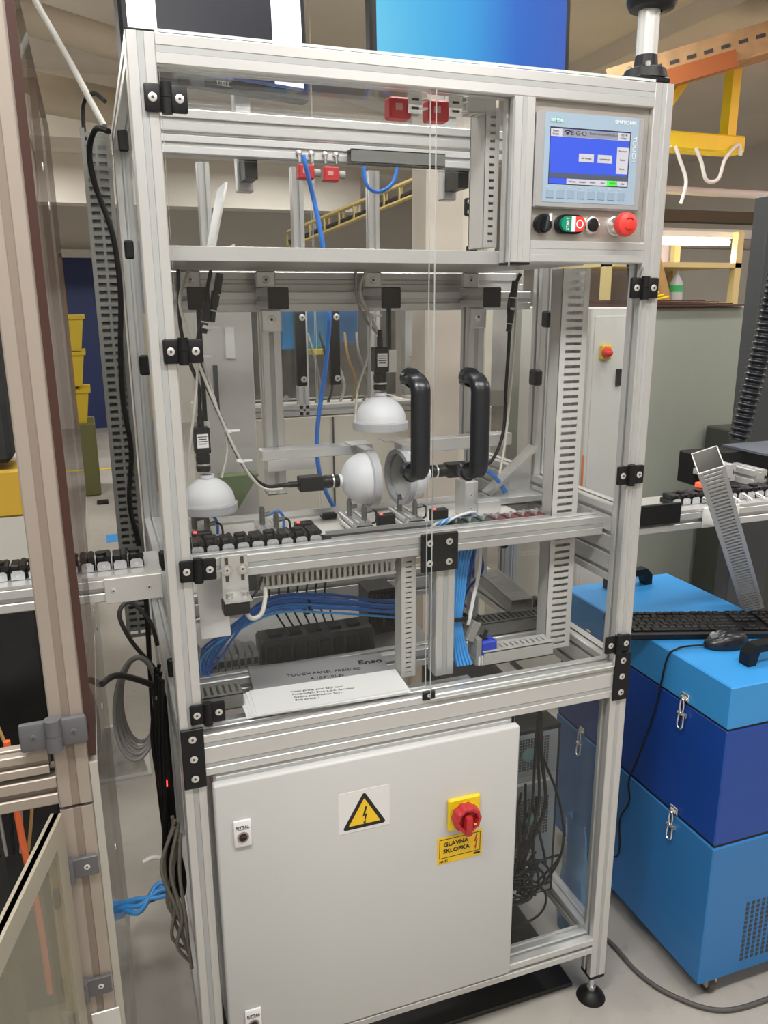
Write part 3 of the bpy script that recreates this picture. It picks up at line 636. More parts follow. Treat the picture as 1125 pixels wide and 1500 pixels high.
def cable(name, label, pts, r, m, cat='cable', group=None, n=7, k=6):
    if group:      # tied or tangled strands move together: one bundle, each strand a part of it
        if group not in BUN: BUN[group] = thing(name+'_bundle', label, cat+' bundle', pts[0])
        return G().tube(pts, r, n, k=k).build('strand', m, BUN[group], smooth=60)
    return tag(G().tube(pts, r, n, k=k).build(name, m, None, smooth=60), label, cat, group)
YC = 0.25
dome('dome_light', 'white dome light hanging open side down under central camera', (0.4556, YC, 1.361), Z, 0.052)
dome('dome_light', 'white dome light hanging open side down beside left front post', (0.104, YC, 1.222), Z, 0.050)
dome('dome_light', 'white dome light turned sideways with its crown to the left camera', (0.428, YC, 1.248), -X, 0.054)
dome('dome_light', 'white dome light turned sideways with grey hollow inside showing', (0.503, YC, 1.246), X+Y*0.14, 0.054)
camera_unit('upright inspection camera with white rating label above the central dome', (0.4556, YC, 1.427), Z, -Y)
camera_unit('upright inspection camera with white rating label above dome by left post', (0.098, YC, 1.288), Z, -Y)
camera_unit('level inspection camera with its lens in the left sideways dome', (0.366, YC, 1.248), -X, -Y, False)
camera_unit('level inspection camera with its lens in the hollow sideways dome', (0.569, YC+0.008, 1.250), X, -Y, False)
AB = thing('dome_stand', 'grey aluminium arm carrying the left sideways dome', 'bracket', (0.36, 0.30, 1.28))
G().box((0.225, 0.318, 1.286), (0.462, 0.358, 1.306), bev=0.001).build('arm', ALU, AB); G().box((0.235, 0.318, 1.262), (0.335, 0.358, 1.286), bev=0.001).build('spacer', ALU2, AB)
G().box((0.410, 0.300, 1.3065), (0.455, 0.352, 1.3095)).box((0.420, 0.245, 1.3065), (0.440, 0.300, 1.3085)).build('clip_plate', ALU2, AB)
for x in (0.262, 0.442, 0.450): screw((x, 0.330, 1.306), (0, 0, 1), 0.004, AB)
AB = thing('dome_stand', 'grey aluminium arm carrying the hollow sideways dome', 'bracket', (0.66, 0.36, 1.28))
rz = math.atan2(0.02, 0.26); c = V((0.655, 0.325, 1.297)); h = V((0.138, 0.019, 0.0135)); G().box(c-h, c+h, bev=0.001, rot=(0, 0, rz)).build('arm', ALU, AB)
G().box((0.485, 0.295, 1.3110), (0.53, 0.345, 1.3135)).box((0.500, 0.245, 1.3110), (0.518, 0.295, 1.3130)).build('clip_plate', ALU2, AB)
for x in (0.485, 0.497, 0.77): screw((x, 0.30 if x < 0.6 else 0.345, 1.3115), (0, 0, 1), 0.004, AB)
BR = thing('camera_holder', 'black rod and alloy plate holding the upright central camera', 'bracket', (0.49, 0.29, 1.49))
G().box((0.487, 0.292, 1.50), (0.495, 0.300, 1.586)).build('rod', BLACK, BR); G().box((0.458, 0.266, 1.46), (0.497, 0.272, 1.505)).build('plate', ALU2, BR)
BR = thing('camera_holder', 'black rod and alloy plate holding the camera by left post', 'bracket', (0.11, 0.29, 1.36))
G().box((0.1085, 0.292, 1.37), (0.1165, 0.300, 1.586)).build('rod', BLACK, BR); G().box((0.085, 0.266, 1.33), (0.117, 0.272, 1.38)).build('plate', ALU2, BR)
# camera and light cables
cable('camera_cable', 'black cable curving from the left sideways camera up to shelf', [(0.247, YC, 1.248), (0.21, YC, 1.252), (0.17, YC-0.01, 1.30), (0.13, YC-0.02, 1.40), (0.098, YC-0.02, 1.50), (0.115, YC, 1.58), (0.14, 0.30, 1.655)], 0.0038, CABLEK)
cable('camera_cable', 'pale cable running beside the black cable of left sideways camera', [(0.247, YC-0.008, 1.242), (0.205, YC-0.012, 1.250), (0.165, YC-0.02, 1.31), (0.122, YC-0.03, 1.42), (0.09, YC-0.03, 1.52), (0.075, YC, 1.60), (0.10, 0.30, 1.657)], 0.003, CABLEW)
cable('camera_cable', 'black cable from the camera by left post to shelf', [(0.098, YC, 1.405), (0.099, YC+0.005, 1.45), (0.085, YC+0.02, 1.50), (0.075, YC+0.02, 1.56), (0.08, 0.29, 1.657)], 0.0036, CABLEK)
cable('light_cable', 'pale cable looping down from tie to the dome by left post', [(0.10, YC-0.02, 1.51), (0.088, YC-0.03, 1.43), (0.072, YC-0.03, 1.34), (0.066, YC-0.02, 1.28)], 0.0026, CABLEW)
cable('light_cable', 'pale thin cable bowing right of the camera by left post', [(0.105, YC-0.02, 1.50), (0.125, YC-0.02, 1.42), (0.143, YC-0.015, 1.34), (0.13, YC-0.01, 1.275)], 0.0024, CABLEW)
cable('camera_cable', 'pale cable rising from the upright central camera', [(0.4556, YC, 1.535), (0.440, YC+0.02, 1.575), (0.425, YC+0.03, 1.62), (0.445, 0.30, 1.657)], 0.0032, CABLEW)
cable('camera_cable', 'dark cable rising beside the upright central camera', [(0.4556, YC+0.004, 1.535), (0.432, YC+0.02, 1.565), (0.415, YC+0.02, 1.61), (0.42, 0.29, 1.657)], 0.0030, CABLEG)
cable('light_cable', 'pale cable bowing left of the central dome', [(0.438, YC, 1.575), (0.432, YC, 1.50), (0.408, YC, 1.43), (0.402, YC, 1.365)], 0.0024, CABLEW)
cable('camera_cable', 'black cable sweeping from the hollow dome camera up to right', [(0.675, YC+0.006, 1.250), (0.715, YC+0.01, 1.262), (0.752, YC+0.03, 1.32), (0.766, YC+0.05, 1.42), (0.775, YC+0.06, 1.52), (0.778, 0.32, 1.60), (0.792, 0.30, 1.655)], 0.0038, CABLEK)
cable('light_cable', 'pale cable beside the black cable of hollow dome camera', [(0.730, YC, 1.235), (0.752, YC+0.02, 1.30), (0.772, YC+0.04, 1.42), (0.783, YC+0.05, 1.52), (0.79, 0.31, 1.655)], 0.0028, CABLEW)
def connector(label, a, b, r=0.006):
    T = thing('cable_connector', label, 'connector', a); a, b = V(a), V(b)
    G().cyl(a, a+(b-a)*0.4, r, 12).build('plug', CAMK, T); G().cyl(a+(b-a)*0.36, b, r*1.15, 12).build('socket', CAMK, T)
    G().cyl(a+(b-a)*0.34, a+(b-a)*0.38, r*1.2, 12).build('collar', WHITE, T); return T
connector('black round plug connector lowest of the three by cable tie', (0.110, YC-0.03, 1.545), (0.120, YC-0.03, 1.60)); connector('black round plug connector middle of the three by cable tie', (0.126, YC-0.025, 1.565), (0.136, YC-0.02, 1.618)); connector('black round plug connector highest of the three by cable tie', (0.134, YC-0.02, 1.592), (0.147, YC-0.01, 1.648))
connector('black plug connector on the cable by right duct, upper', (0.771, 0.295, 1.585), (0.777, 0.295, 1.64)); connector('black plug connector on the cable by right duct, lower', (0.762, 0.29, 1.535), (0.768, 0.29, 1.58))
for p_ in ((0.116, YC-0.032, 1.555), (0.10, YC-0.024, 1.505), (0.145, YC-0.016, 1.365), (0.166, YC-0.016, 1.306), (0.444, YC+0.018, 1.572)):
    tag(G().lathe([(0.0075, -0.003), (0.0085, -0.003), (0.0085, 0.003), (0.0075, 0.003)], p_, (0.3, 0.1, 1), 14).box(V(p_)+V((0.006, -0.004, -0.002)), V(p_)+V((0.022, -0.001, 0.002))).build('cable_tie', WHITE, None), 'white cable tie around the camera cables', 'cable tie', 'white cable ties on camera cables')

# ------------------------------------------------------------------ chain conveyor
LINKB = mat('chain link black', (0.012, 0.012, 0.013), 0.45, spec=0.4); CHEEK = mat('chain cheek zinc', (0.58, 0.59, 0.62), 0.3, 0.5)
def link(x, y, z, parent, kind=0):
    g = G(); g.box((x-0.0125, y, z), (x+0.0125, y+0.045, z+0.012), bev=0.0015)
    g.box((x-0.011, y+0.004, z+0.012), (x+0.003, y+0.040, z+0.024), bev=0.002); g.cyl((x+0.0075, y+0.002, z+0.019), (x+0.0075, y+0.043, z+0.019), 0.0055, 10)
    if kind: g.cyl((x-0.003, y+0.02, z+0.024), (x-0.003, y+0.02, z+0.0275), 0.010, 14)
    o = g.build('chain_link', LINKB, parent)
    G().prism([(-0.0105, 0), (0.0105, 0), (0.0105, 0.011), (0.007, 0.0155), (-0.007, 0.0155), (-0.0105, 0.011)], (x, y-0.0025, z), X, Z, Y*0.002).build('cheek_plate', CHEEK, o)
    G().lathe([(0.0012, -0.0008), (0.0028, -0.0008), (0.0028, 0.0), (0.0012, 0.0)], (x, y-0.0026, z+0.0075), (0, 1, 0), 12).build('cheek_boss', SCREW, o)
    return o
def chain(parent, x0, x1, y, z, pitch=0.027):
    p0 = [link(x0+0.013, y, z, parent, 0), link(x0+0.013+pitch, y, z, parent, 1)]
    n = int((x1-x0)/pitch)
    for i in range(2, n): copy_to(p0[i % 2], (pitch*(i-i % 2), 0, 0), parent)
CV = thing('chain_conveyor', 'chain conveyor with black links along the front of the deck', 'conveyor', (0.4, 0.14, 1.146))
chain(CV, 0.050, 0.300, 0.116, 1.164)
G().box((0.048, 0.113, 1.1465), (0.776, 0.165, 1.1635)).build('guide_rail', BLACK, CV)
G().box((0.31, 0.1135, 1.1635), (0.776, 0.118, 1.171)).box((0.31, 0.158, 1.1635), (0.776, 0.163, 1.171)).build('guide_lip', ALU2, CV)
DKRED = mat('dark red circuit', (0.14, 0.02, 0.025), 0.45, vary=0.4, vscale=90); DKGRN = mat('dark green circuit', (0.02, 0.05, 0.035), 0.45, vary=0.4, vscale=90)
for k in range(7):
    x = 0.565+k*0.030; t_ = thing('chain_carrier', 'dark %s carrier block in the conveyor channel right of the domes' % ('green' if k < 3 else 'red'), 'carrier', (x+0.013, 0.138, 1.1637), 'carrier blocks in the conveyor channel, %s' % ('green' if k < 3 else 'red'))
    g = G().box((x, 0.120, 1.1637), (x+0.027, 0.156, 1.1717), bev=0.001); g.build('block', DKGRN if k < 3 else DKRED, t_)
    G().cyl((x+0.007, 0.130, 1.1717), (x+0.007, 0.130, 1.1787), 0.003, 8).cyl((x+0.019, 0.146, 1.1717), (x+0.019, 0.146, 1.1787), 0.003, 8).box((x+0.004, 0.140, 1.1717), (x+0.013, 0.150, 1.1767)).build('pins', CHEEK, t_)
OC = thing('chain_conveyor', 'chain conveyor section between brown machine and left front post', 'conveyor', (-0.2, 0.13, 1.1))
chain(OC, -0.46, -0.012, 0.116, 1.155)
prof('rail', (-0.75, 0.085, 1.108), (-0.003, 0.125, 1.148), 'x', OC); prof('rail', (-0.75, 0.165, 1.108), (-0.003, 0.205, 1.148), 'x', OC)
G().box((-0.75, 0.085, 1.1485), (-0.003, 0.205, 1.154)).build('slide_bed', ALU2, OC)
cp = G().box((-0.098, 0.080, 1.106), (-0.004, 0.085, 1.150), bev=0.0008).build('joint_plate', ALU, OC)
for x in (-0.084, -0.026): screw((x, 0.080, 1.128), (0, -1, 0), 0.005, cp)
def stopper(label, x, y, blue=True):
    z = 1.1495
    T = thing('pneumatic_stopper', label, 'stopper', (x, y, z), 'pneumatic stoppers on the deck')
    prof('body', (x-0.020, y, z), (x+0.020, y+0.095, z+0.024), 'y', T, p=0.024)
    for dx, dy, hh in ((-0.010, 0.055, 0.030), (0.010, 0.018, 0.026)):
        G().cyl((x+dx, y+dy, z+0.024), (x+dx, y+dy, z+0.024+hh), 0.0055, 12).cyl((x+dx, y+dy, z+0.024+hh), (x+dx, y+dy, z+0.030+hh), 0.0042, 10).cyl((x+dx, y+dy, z+0.024+hh*0.6), (x+dx+0.016, y+dy, z+0.026+hh*0.62), 0.0045, 10).build('flow_valve', mat('valve grey', (0.22, 0.22, 0.22), 0.35, 0.6), T)
    G().cyl((x+0.006, y-0.018, z+0.010), (x+0.006, y, z+0.010), 0.0048, 12).cyl((x-0.010, y-0.012, z+0.012), (x-0.010, y, z+0.012), 0.004, 12).build('piston_rod', STEEL, T)
    G().box((x-0.018, y-0.022, z+0.0), (x+0.016, y-0.018, z+0.022), bev=0.001).build('stop_plate', LINKB, T)
    G().tube([(x+0.026, y+0.018, z+0.042), (x+0.036, y+0.02, z+0.036), (x+0.040, y+0.035, z+0.012), (x+0.03, y+0.055, z+0.003)], 0.0022, 6).build('sensor_lead', CABLEK, T)
    if blue: G().tube([(x+0.006, y+0.055, z+0.043), (x+0.024, y+0.06, z+0.046), (x+0.035, y+0.065, z+0.03), (x+0.036, y+0.075, z+0.004)], 0.003, 7).build('air_hose', HOSEB, T)
    return T
stopper('pneumatic stopper beside the dome by left post', 0.085, 0.205); stopper('pneumatic stopper left of the left sideways dome', 0.215, 0.190)
stopper('pneumatic stopper under the left sideways dome', 0.395, 0.190, False); stopper('pneumatic stopper under the hollow sideways dome', 0.505, 0.190, False)
REDL = emi('red led', (1.0, 0.05, 0.04), 6)
def psensor(label, x, y, z=1.164):
    T = thing('light_sensor', label, 'sensor', (x, y, z), 'small sensors beside the chain')
    G().box((x-0.018, y, z), (x+0.018, y+0.018, z+0.026), bev=0.002).build('housing', CAMK, T); G().cyl((x-0.012, y+0.003, z+0.0265), (x-0.012, y+0.003, z+0.0285), 0.003, 10).build('lamp', REDL, T); return T
psensor('black sensor with red light beside left post', 0.078, 0.166); psensor('black sensor with red light right of second stopper', 0.272, 0.168); psensor('black sensor with red light right of third stopper', 0.440, 0.168); psensor('black sensor with red light right of fourth stopper', 0.555, 0.168)
for k in range(7):
    a = 0.004*k; cable('air_hose', 'light blue and white hoses arching over conveyor channel by black handle', [(0.515+a, 0.150, 1.150), (0.535+a, 0.135-a*0.5, 1.172+0.0015*k), (0.585+a, 0.140, 1.180+0.001*k), (0.625+a, 0.170+a, 1.166), (0.640+a, 0.185+a, 1.150)], 0.0028, HOSEL if k % 3 else CABLEWW, 'hose', 'hoses arching over the channel')
BLK = thing('clamp_unit', 'clear acrylic and alloy clamp unit on deck near gusset', 'clamp unit', (0.69, 0.25, 1.146))
G().box((0.640, 0.235, 1.1465), (0.672, 0.285, 1.226), bev=0.002).build('body', ALU2, BLK); G().box((0.676, 0.245, 1.1465), (0.735, 0.275, 1.176), bev=0.002).build('slide', ALU, BLK)
G().box((0.662, 0.228, 1.178), (0.742, 0.234, 1.236)).box((0.662, 0.286, 1.178), (0.742, 0.292, 1.236)).build('guard', [GLASS], BLK, smooth=0)
for dz in (0.02, 0.05): screw((0.656, 0.235, 1.1465+dz), (0, -1, 0), 0.004, BLK)
tag(G().tube([(0.70, 0.33, 1.168), (0.715, 0.34, 1.215), (0.745, 0.335, 1.222), (0.775, 0.335, 1.195), (0.79, 0.33, 1.17)], 0.0055, 8).build('air_hose', HOSEB, None), 'thick blue hose looping in front of the gusset', 'hose')
tag(G().box((0.350, 0.330, 1.1465), (0.385, 0.350, 1.158), bev=0.003).build('junction_block', BLACK, None), 'small black block on the rear edge of deck', 'block')
# red door sensors
def door_sensor(label, x, y, z, s=-1):
    T = thing('door_sensor', label, 'safety sensor', (x, y, z), 'red door safety sensors')
    G().box((x-0.020, y-0.012, z-0.016), (x+0.018, y+0.016, z+0.016), bev=0.003).build('housing', RED, T)
    G().cyl((x+0.018, y+0.002, z), (x+0.034, y+0.002, z), 0.009, 12).build('gland', CABLEG, T); G().box((x-0.010, y-0.0125, z-0.004), (x+0.002, y-0.012, z+0.006)).build('face_label', mat('pink label', (0.60, 0.30, 0.28), 0.5), T)
    return T
def actuator(label, x, y, z):
    T = thing('sensor_key', label, 'actuator', (x, y, z), 'steel actuator keys of door sensors')
    G().box((x-0.011, y, z-0.014), (x+0.013, y+0.003, z+0.016)).build('plate', STEEL, T)
    for dz in (-0.006, 0.007): G().box((x-0.005, y-0.0006, z+dz-0.002), (x+0.008, y, z+dz+0.002), bev=0.0005).build('slot', SOCK, T)
    G().cyl((x+0.013, y+0.0015, z+0.007), (x+0.024, y+0.0015, z+0.009), 0.002, 8).cyl((x+0.013, y+0.0015, z-0.007), (x+0.024, y+0.0015, z-0.005), 0.002, 8).build('pins', STEEL, T)
door_sensor('red door sensor left of the pair under front roof beam', 0.425, 0.062, 1.902); door_sensor('red door sensor right of the pair under front roof beam', 0.492, 0.062, 1.902)
actuator('steel key plate over the left front red sensor', 0.445, 0.044, 1.907); actuator('steel key plate over the right front red sensor', 0.517, 0.044, 1.907)
door_sensor('red door sensor left of the pair under rear roof beam', 0.420, 0.655, 1.888); door_sensor('red door sensor right of the pair under rear roof beam', 0.480, 0.655, 1.886)
for x in (0.415, 0.445, 0.478, 0.505): tag(G().lathe([(0, -0.008), (0.005, -0.007), (0.008, -0.003), (0.008, 0.0)], (x, 0.698, 1.935), (0, 1, 0), 12).cyl((x, 0.69, 1.915), (x, 0.69, 1.93), 0.0035, 8).build('wing_screw', STEEL, None), 'steel screw on the rear roof beam above red sensors', 'screw', 'screws on the rear roof beam')

# ------------------------------------------------------------------ lower compartment
SB = thing('sensor_bracket', 'slotted alloy bracket with two washers holding black sensor', 'bracket', (0.117, 0.06, 1.08))
pl = G().box((0.094, 0.058, 1.100), (0.141, 0.0625, 1.176), bev=0.001).build('plate', ALU2, SB); G().box((0.094, 0.030, 1.098), (0.141, 0.058, 1.102)).build('foot_plate', ALU2, SB)
for x in (0.104, 0.131):
    G().box((x-0.003, 0.0572, 1.128), (x+0.003, 0.058, 1.172), bev=0.0003).build('slot', SOCK, pl)
    G().lathe([(0.0045, -0.003), (0.010, -0.003), (0.010, 0)], (x, 0.0575, 1.150), (0, 1, 0), 20).build('washer', STEEL, SB); screw((x, 0.0545, 1.150), (0, -1, 0), 0.006, SB)
    G().cyl((x, 0.045, 1.102), (x, 0.045, 1.112), 0.006, 12).build('bolt', STEEL, SB)
G().box((0.092, 0.032, 1.074), (0.137, 0.066, 1.097), bev=0.002).build('sensor_body', CAMK, SB)
cable('sensor_cable', 'pale thick cable looping from bracket sensor into short trunking', [(0.130, 0.05, 1.076), (0.140, 0.045, 1.060), (0.160, 0.055, 1.062), (0.172, 0.075, 1.085), (0.176, 0.10, 1.10)], 0.0042, CABLEW)
cable('sensor_cable', 'thin black cable looping from bracket sensor into short trunking', [(0.137, 0.05, 1.090), (0.150, 0.05, 1.105), (0.165, 0.07, 1.118), (0.172, 0.10, 1.115)], 0.0025, CABLEK)
R = Euler((math.radians(-18), 0, 0)).to_matrix(); c = V((0.088, 0.150, 1.060))
tag(G().box(c-V((0.027, 0.0015, 0.066)), c+V((0.027, 0.0015, 0.066)), rot=R, bev=0.0005).build('chute_plate', mat('bright sheet', (0.90, 0.90, 0.92), 0.3, 0.3), None), 'bright sheet metal chute hanging below work rail by left post', 'chute')
VT = thing('valve_terminal', 'black valve terminal block on lower deck behind papers', 'valve terminal', (0.315, 0.30, 0.841))
G().box((0.195, 0.262, 0.8415), (0.445, 0.338, 0.912), bev=0.006).build('body', mat('terminal black', (0.03, 0.03, 0.035), 0.4, vary=0.3, vscale=30), VT)
for k in range(8): G().box((0.205+k*0.029, 0.258, 0.856), (0.228+k*0.029, 0.263, 0.902), bev=0.002).build('valve_module', LINKB, VT)
for k in range(5): G().box((0.215+k*0.044, 0.285, 0.912), (0.243+k*0.044, 0.32, 0.917), bev=0.001).build('cover_clip', BLACK, VT)
TB = thing('terminal_row', 'row of clear grey terminal modules left of black valve block', 'terminal modules', (0.12, 0.30, 0.841))
for k in range(9): G().box((0.062+k*0.0142, 0.264, 0.8415), (0.075+k*0.0142, 0.330, 0.893+0.008*(k % 3 == 0)), bev=0.0012).build('module', mat('module grey', (0.36, 0.37, 0.39), 0.3), TB)
for k in range(9): G().box((0.064+k*0.0142, 0.2625, 0.870), (0.073+k*0.0142, 0.2642, 0.884)).build('socket', SOCK, TB)
tag(G().box((0.055, 0.249, 0.8415), (0.46, 0.257, 0.852)).build('mounting_rail', ALU2, None), 'thin bright mounting rail in front of valve terminal', 'mounting rail')
DV = thing('motor_drive', 'black ribbed motor drive behind the narrow trunking', 'motor drive', (0.50, 0.40, 0.841))
G().box((0.47, 0.38, 0.8415), (0.54, 0.46, 0.95), bev=0.004).build('body', BLACK, DV)
for k in range(7): G().box((0.4745+k*0.0095, 0.374, 0.86), (0.4785+k*0.0095, 0.381, 0.94)).build('rib', CAMK, DV)
for k in range(11):
    a = (k-5)*0.0058; b_ = ((k*7) % 5)*0.0068
    cable('air_hose', 'tied bundle of blue air hoses arching over black valve terminal', [(0.070+b_*0.6, 0.250-b_*0.5+a*0.4, 0.862), (0.082+a*0.6, 0.225+b_, 0.905+b_*0.4), (0.125+a*0.9, 0.215+b_, 0.962+a*0.5), (0.215, 0.235+a*0.5, 0.992+b_), (0.335, 0.245+a, 0.978+b_), (0.450, 0.250+a, 0.952+b_*0.8), (0.500+0.01*(k % 3), 0.25+a, 0.940+b_)], 0.0026, HOSEB if k % 3 else HOSEL, 'hose', 'blue hoses arching over the valve terminal')
tag(G().lathe([(0.016, -0.003), (0.018, -0.003), (0.018, 0.003), (0.016, 0.003)], (0.29, 0.243, 0.990), (1, 0.05, -0.1), 16).build('cable_tie', BLACK, None), 'black cable tie round the arching blue hose bundle', 'cable tie')
for k in range(7): cable('signal_cable', 'thin black leads dropping from rear trunking behind valve terminal', [(0.245+k*0.022, 0.40, 1.0), (0.240+k*0.021, 0.385, 0.96), (0.25+k*0.02, 0.36, 0.93), (0.26+k*0.018, 0.325, 0.913)], 0.0022, CABLEK, group='black leads behind valve terminal')
# papers
def sheet(label, name, pts, z, t, m, group=None):
    o = G().prism(pts, (0, 0, z), X, Y, Z*t).build(name, m, None, smooth=0); return tag(o, label, 'paper', group)
zz = 0.8755
gs = sheet('grey printed cover sheet under the white papers', 'document_cover', [(0.150, 0.105), (0.422, 0.070), (0.436, 0.205), (0.160, 0.238)], zz, 0.002, GREYBOX)
dU = V((0.272, -0.035, 0)).normalized(); dW = V((-dU.y, dU.x, 0))
text('TOUCH PANEL PREGLED', (0.300, 0.158, zz+0.0024), dU, dW, 0.0135, INK, gs); text('A.10.01.01.Sv', (0.300, 0.136, zz+0.0024), dU, dW, 0.0125, INK, gs); text('Enso', (0.402, 0.172, zz+0.0024), dU, dW, 0.024, INK, gs, bold=0.0005, xs=1.1)
for k in range(4):
    d = k*0.006
    sh = sheet('white printed paper sheet, %s of the fanned stack' % ('topmost', 'second', 'third', 'lowest')[k], 'paper_sheet', [(0.138-d, 0.020+d*0.2), (0.430-d*0.4, 0.012), (0.436-d*0.3, 0.112), (0.142-d*1.2, 0.122-d*0.3)], zz+0.0062-k*0.0012, 0.0008, PAPER)
    if k == 0:
        for i, s_ in enumerate(('Naziv stroja: stroj SSO lijevi', 'Proizvođač: Enso d.o.o. Samobor', 'Godina proizvodnje: 2021.', 'Broj stroja: 1')):
            text(s_, (0.215, 0.089-i*0.0115, zz+0.0072), dU, dW, 0.0088, mat('grey print', (0.12, 0.12, 0.12), 0.7), sh, align='LEFT')
# right part of the lower compartment
for k in range(10):
    a = (k % 5)*0.0062; b_ = (k//5)*0.0075
    cable('air_hose', 'tied bundle of light blue air hoses right of short centre post', [(0.585+a*1.3, 0.135+b_, 1.130), (0.572+a, 0.125+b_, 1.08), (0.562+a*0.9, 0.112+b_, 1.02), (0.558+a*0.7, 0.105+b_, 0.965), (0.560+a, 0.098+b_, 0.91), (0.562+a*1.2, 0.085+b_, 0.879)], 0.0032, HOSEL if k < 7 else HOSEB, 'hose', 'light blue hoses hanging beside the centre post')
tag(G().lathe([(0.019, -0.004), (0.022, -0.004), (0.022, 0.004), (0.019, 0.004)], (0.572, 0.113, 0.975), (0, 0.1, 1), 16).build('cable_tie', BLACK, None), 'black cable tie round the hanging light blue hoses', 'cable tie')
for k in range(9):
    cable('air_hose', 'loose dark blue air hoses twisting behind the light blue bundle', [(0.60+0.013*k, 0.22+0.006*(k % 3), 1.125), (0.595+0.012*k, 0.25, 1.07+0.004*(k % 2)), (0.61+0.010*k, 0.24+0.01*(k % 4), 1.02), (0.60+0.009*k, 0.27, 0.97), (0.59+0.012*((k*5) % 7), 0.26, 0.93)], 0.0030, HOSEB if k % 2 else mat('deep blue hose', (0.012, 0.05, 0.35), 0.35), 'hose', 'dark blue hoses behind the centre post')
for k in range(2): cable('signal_cable', 'pale cables hanging beside the light blue air hoses', [(0.640+0.005*k, 0.16, 1.125), (0.635+0.004*k, 0.15, 1.06), (0.612+0.004*k, 0.13, 1.00), (0.594+0.004*k, 0.112, 0.955)], 0.0024, CABLEWW, group='pale cables beside the blue hoses')
VB = thing('valve_manifold', 'alloy valve manifold behind the hanging blue hoses', 'valve manifold', (0.66, 0.30, 1.0))
for k in range(6): G().box((0.62+k*0.018, 0.285, 0.985+0.004*(k % 2)), (0.635+k*0.018, 0.33, 1.075), bev=0.002).build('valve', ALU2 if k % 3 else BLACK, VB)
G().box((0.61, 0.33, 0.97), (0.735, 0.345, 1.06)).box((0.665, 0.334, 0.80), (0.680, 0.344, 0.97)).build('back_plate', DARKM, VB)
for k, (lab, x) in enumerate((('grey data plug tilted beside the light blue hoses, upper', 0.600), ('black data plug tilted beside the light blue hoses, lower', 0.618))):
    T = thing('data_plug', lab, 'connector', (x, 0.10, 0.93-0.035*k)); R = Euler((0, math.radians(24), 0)).to_matrix(); c = V((x, 0.100, 0.945-0.035*k))
    G().box(c-V((0.009, 0.007, 0.022)), c+V((0.009, 0.007, 0.022)), bev=0.002, rot=R).build('shell', CABLEG if k == 0 else CAMK, T)
    G().cyl(c+R @ V((0, 0, 0.021)), c+R @ V((0, 0, 0.036)), 0.0045, 10).build('sleeve', CAMK, T)
T = thing('bus_module', 'blue bus module with white terminals beside light blue hoses', 'module', (0.625, 0.095, 0.876))
G().box((0.600, 0.080, 0.8765), (0.612, 0.120, 0.935), bev=0.001).box((0.599, 0.082, 0.8765), (0.6485, 0.12, 0.888)).build('base', CABLEG, T); G().box((0.6125, 0.082, 0.8885), (0.6485, 0.118, 0.925), bev=0.003).build('cover', mat('royal blue plastic', (0.01, 0.05, 0.55), 0.35), T)
for k in range(6): G().box((0.6045+k*0.0075, 0.078, 0.8765), (0.6085+k*0.0075, 0.082, 0.896)).build('terminal', WHITE, T)

# ------------------------------------------------------------------ computer and cables beside the electrical cabinet
PC = thing('computer_tower', 'black computer tower with perforated grey back beside the cabinet', 'computer', (0.787, 0.38, 0.19))
px0, px1, pz0, pz1, py = 0.694, 0.868, 0.191, 0.650, 0.165
G().box((px0, py, pz0), (px1, 0.60, pz1), bev=0.003).build('case', BLACK, PC)
bp_ = G().box((px0+0.008, py-0.003, pz0+0.01), (px1-0.010, py, pz1-0.012)).build('back_plate', PCG, PC)
def vent(x0, x1, z0, z1, nx, nz):
    g = G()
    for i in range(nx):
        for j in range(nz):
            x = x0+(x1-x0)*(i+0.5)/nx; z = z0+(z1-z0)*(j+0.5)/nz; hx = (x1-x0)/nx*0.36; hz = (z1-z0)/nz*0.36
            g.box((x-hx, py-0.0036, z-hz), (x+hx, py-0.003, z+hz))
    g.build('vent_grid', SOCK, bp_)
vent(0.728, 0.835, 0.545, 0.628, 15, 12); vent(0.742, 0.842, 0.365, 0.468, 14, 13)
for x, z in ((0.782, 0.587), (0.795, 0.415)): G().lathe([(0, -0.0012), (0.018, -0.0012), (0.018, 0)], (x, py-0.0036, z), (0, 1, 0), 20).build('fan_hub', mat('fan hub teal', (0.20, 0.34, 0.34), 0.5), bp_)
G().box((0.735, py-0.005, 0.508), (0.84, py-0.003, 0.516)).build('serial_strip', STICK, bp_); G().box((px0+0.01, py-0.0045, 0.488), (px1-0.012, py-0.003, 0.530), bev=0.001).build('divider', mat('divider steel', (0.4, 0.42, 0.43), 0.4, 0.5), bp_)
for k in range(6): G().box((0.748, py-0.006, 0.215+k*0.022), (0.80, py-0.003, 0.229+k*0.022)).build('slot_cover', ALU2, bp_)
random.seed(11)
for k in range(3):
    x0 = 0.745+0.018*k; cable('computer_cable', 'tangle of black cables behind the computer tower', [(0.765+0.006*k, 0.10+0.008*(k % 3), 0.79), (0.770+0.008*k, 0.115, 0.62), (x0+0.025, 0.12, 0.47), (x0-0.02, 0.10+0.01*(k % 3), 0.35), (x0-0.03, 0.105, 0.28), (x0+0.01, 0.12, 0.235)], 0.0030+0.0006*(k % 3), CABLEK, group='black cables tangled behind the computer')
for k in range(12):
    cx_, cz_, ra = 0.70+0.10*random.random(), 0.27+0.05*random.random(), 0.03+0.035*random.random(); ph = 6.28*random.random(); tw = 0.03*(random.random()-0.5)
    cable('computer_cable', '', [(cx_+ra*math.cos(ph+t*0.9)*(1-0.03*t), 0.115+0.02*math.sin(t*1.3+k)+tw, max(0.200, cz_+ra*0.6*math.sin(ph+t*0.9))) for t in range(7)]+[(0.76+0.01*(k % 5), 0.15, 0.30+0.02*k)], 0.0026+0.0012*random.random(), CABLEK, group='black cables tangled behind the computer')
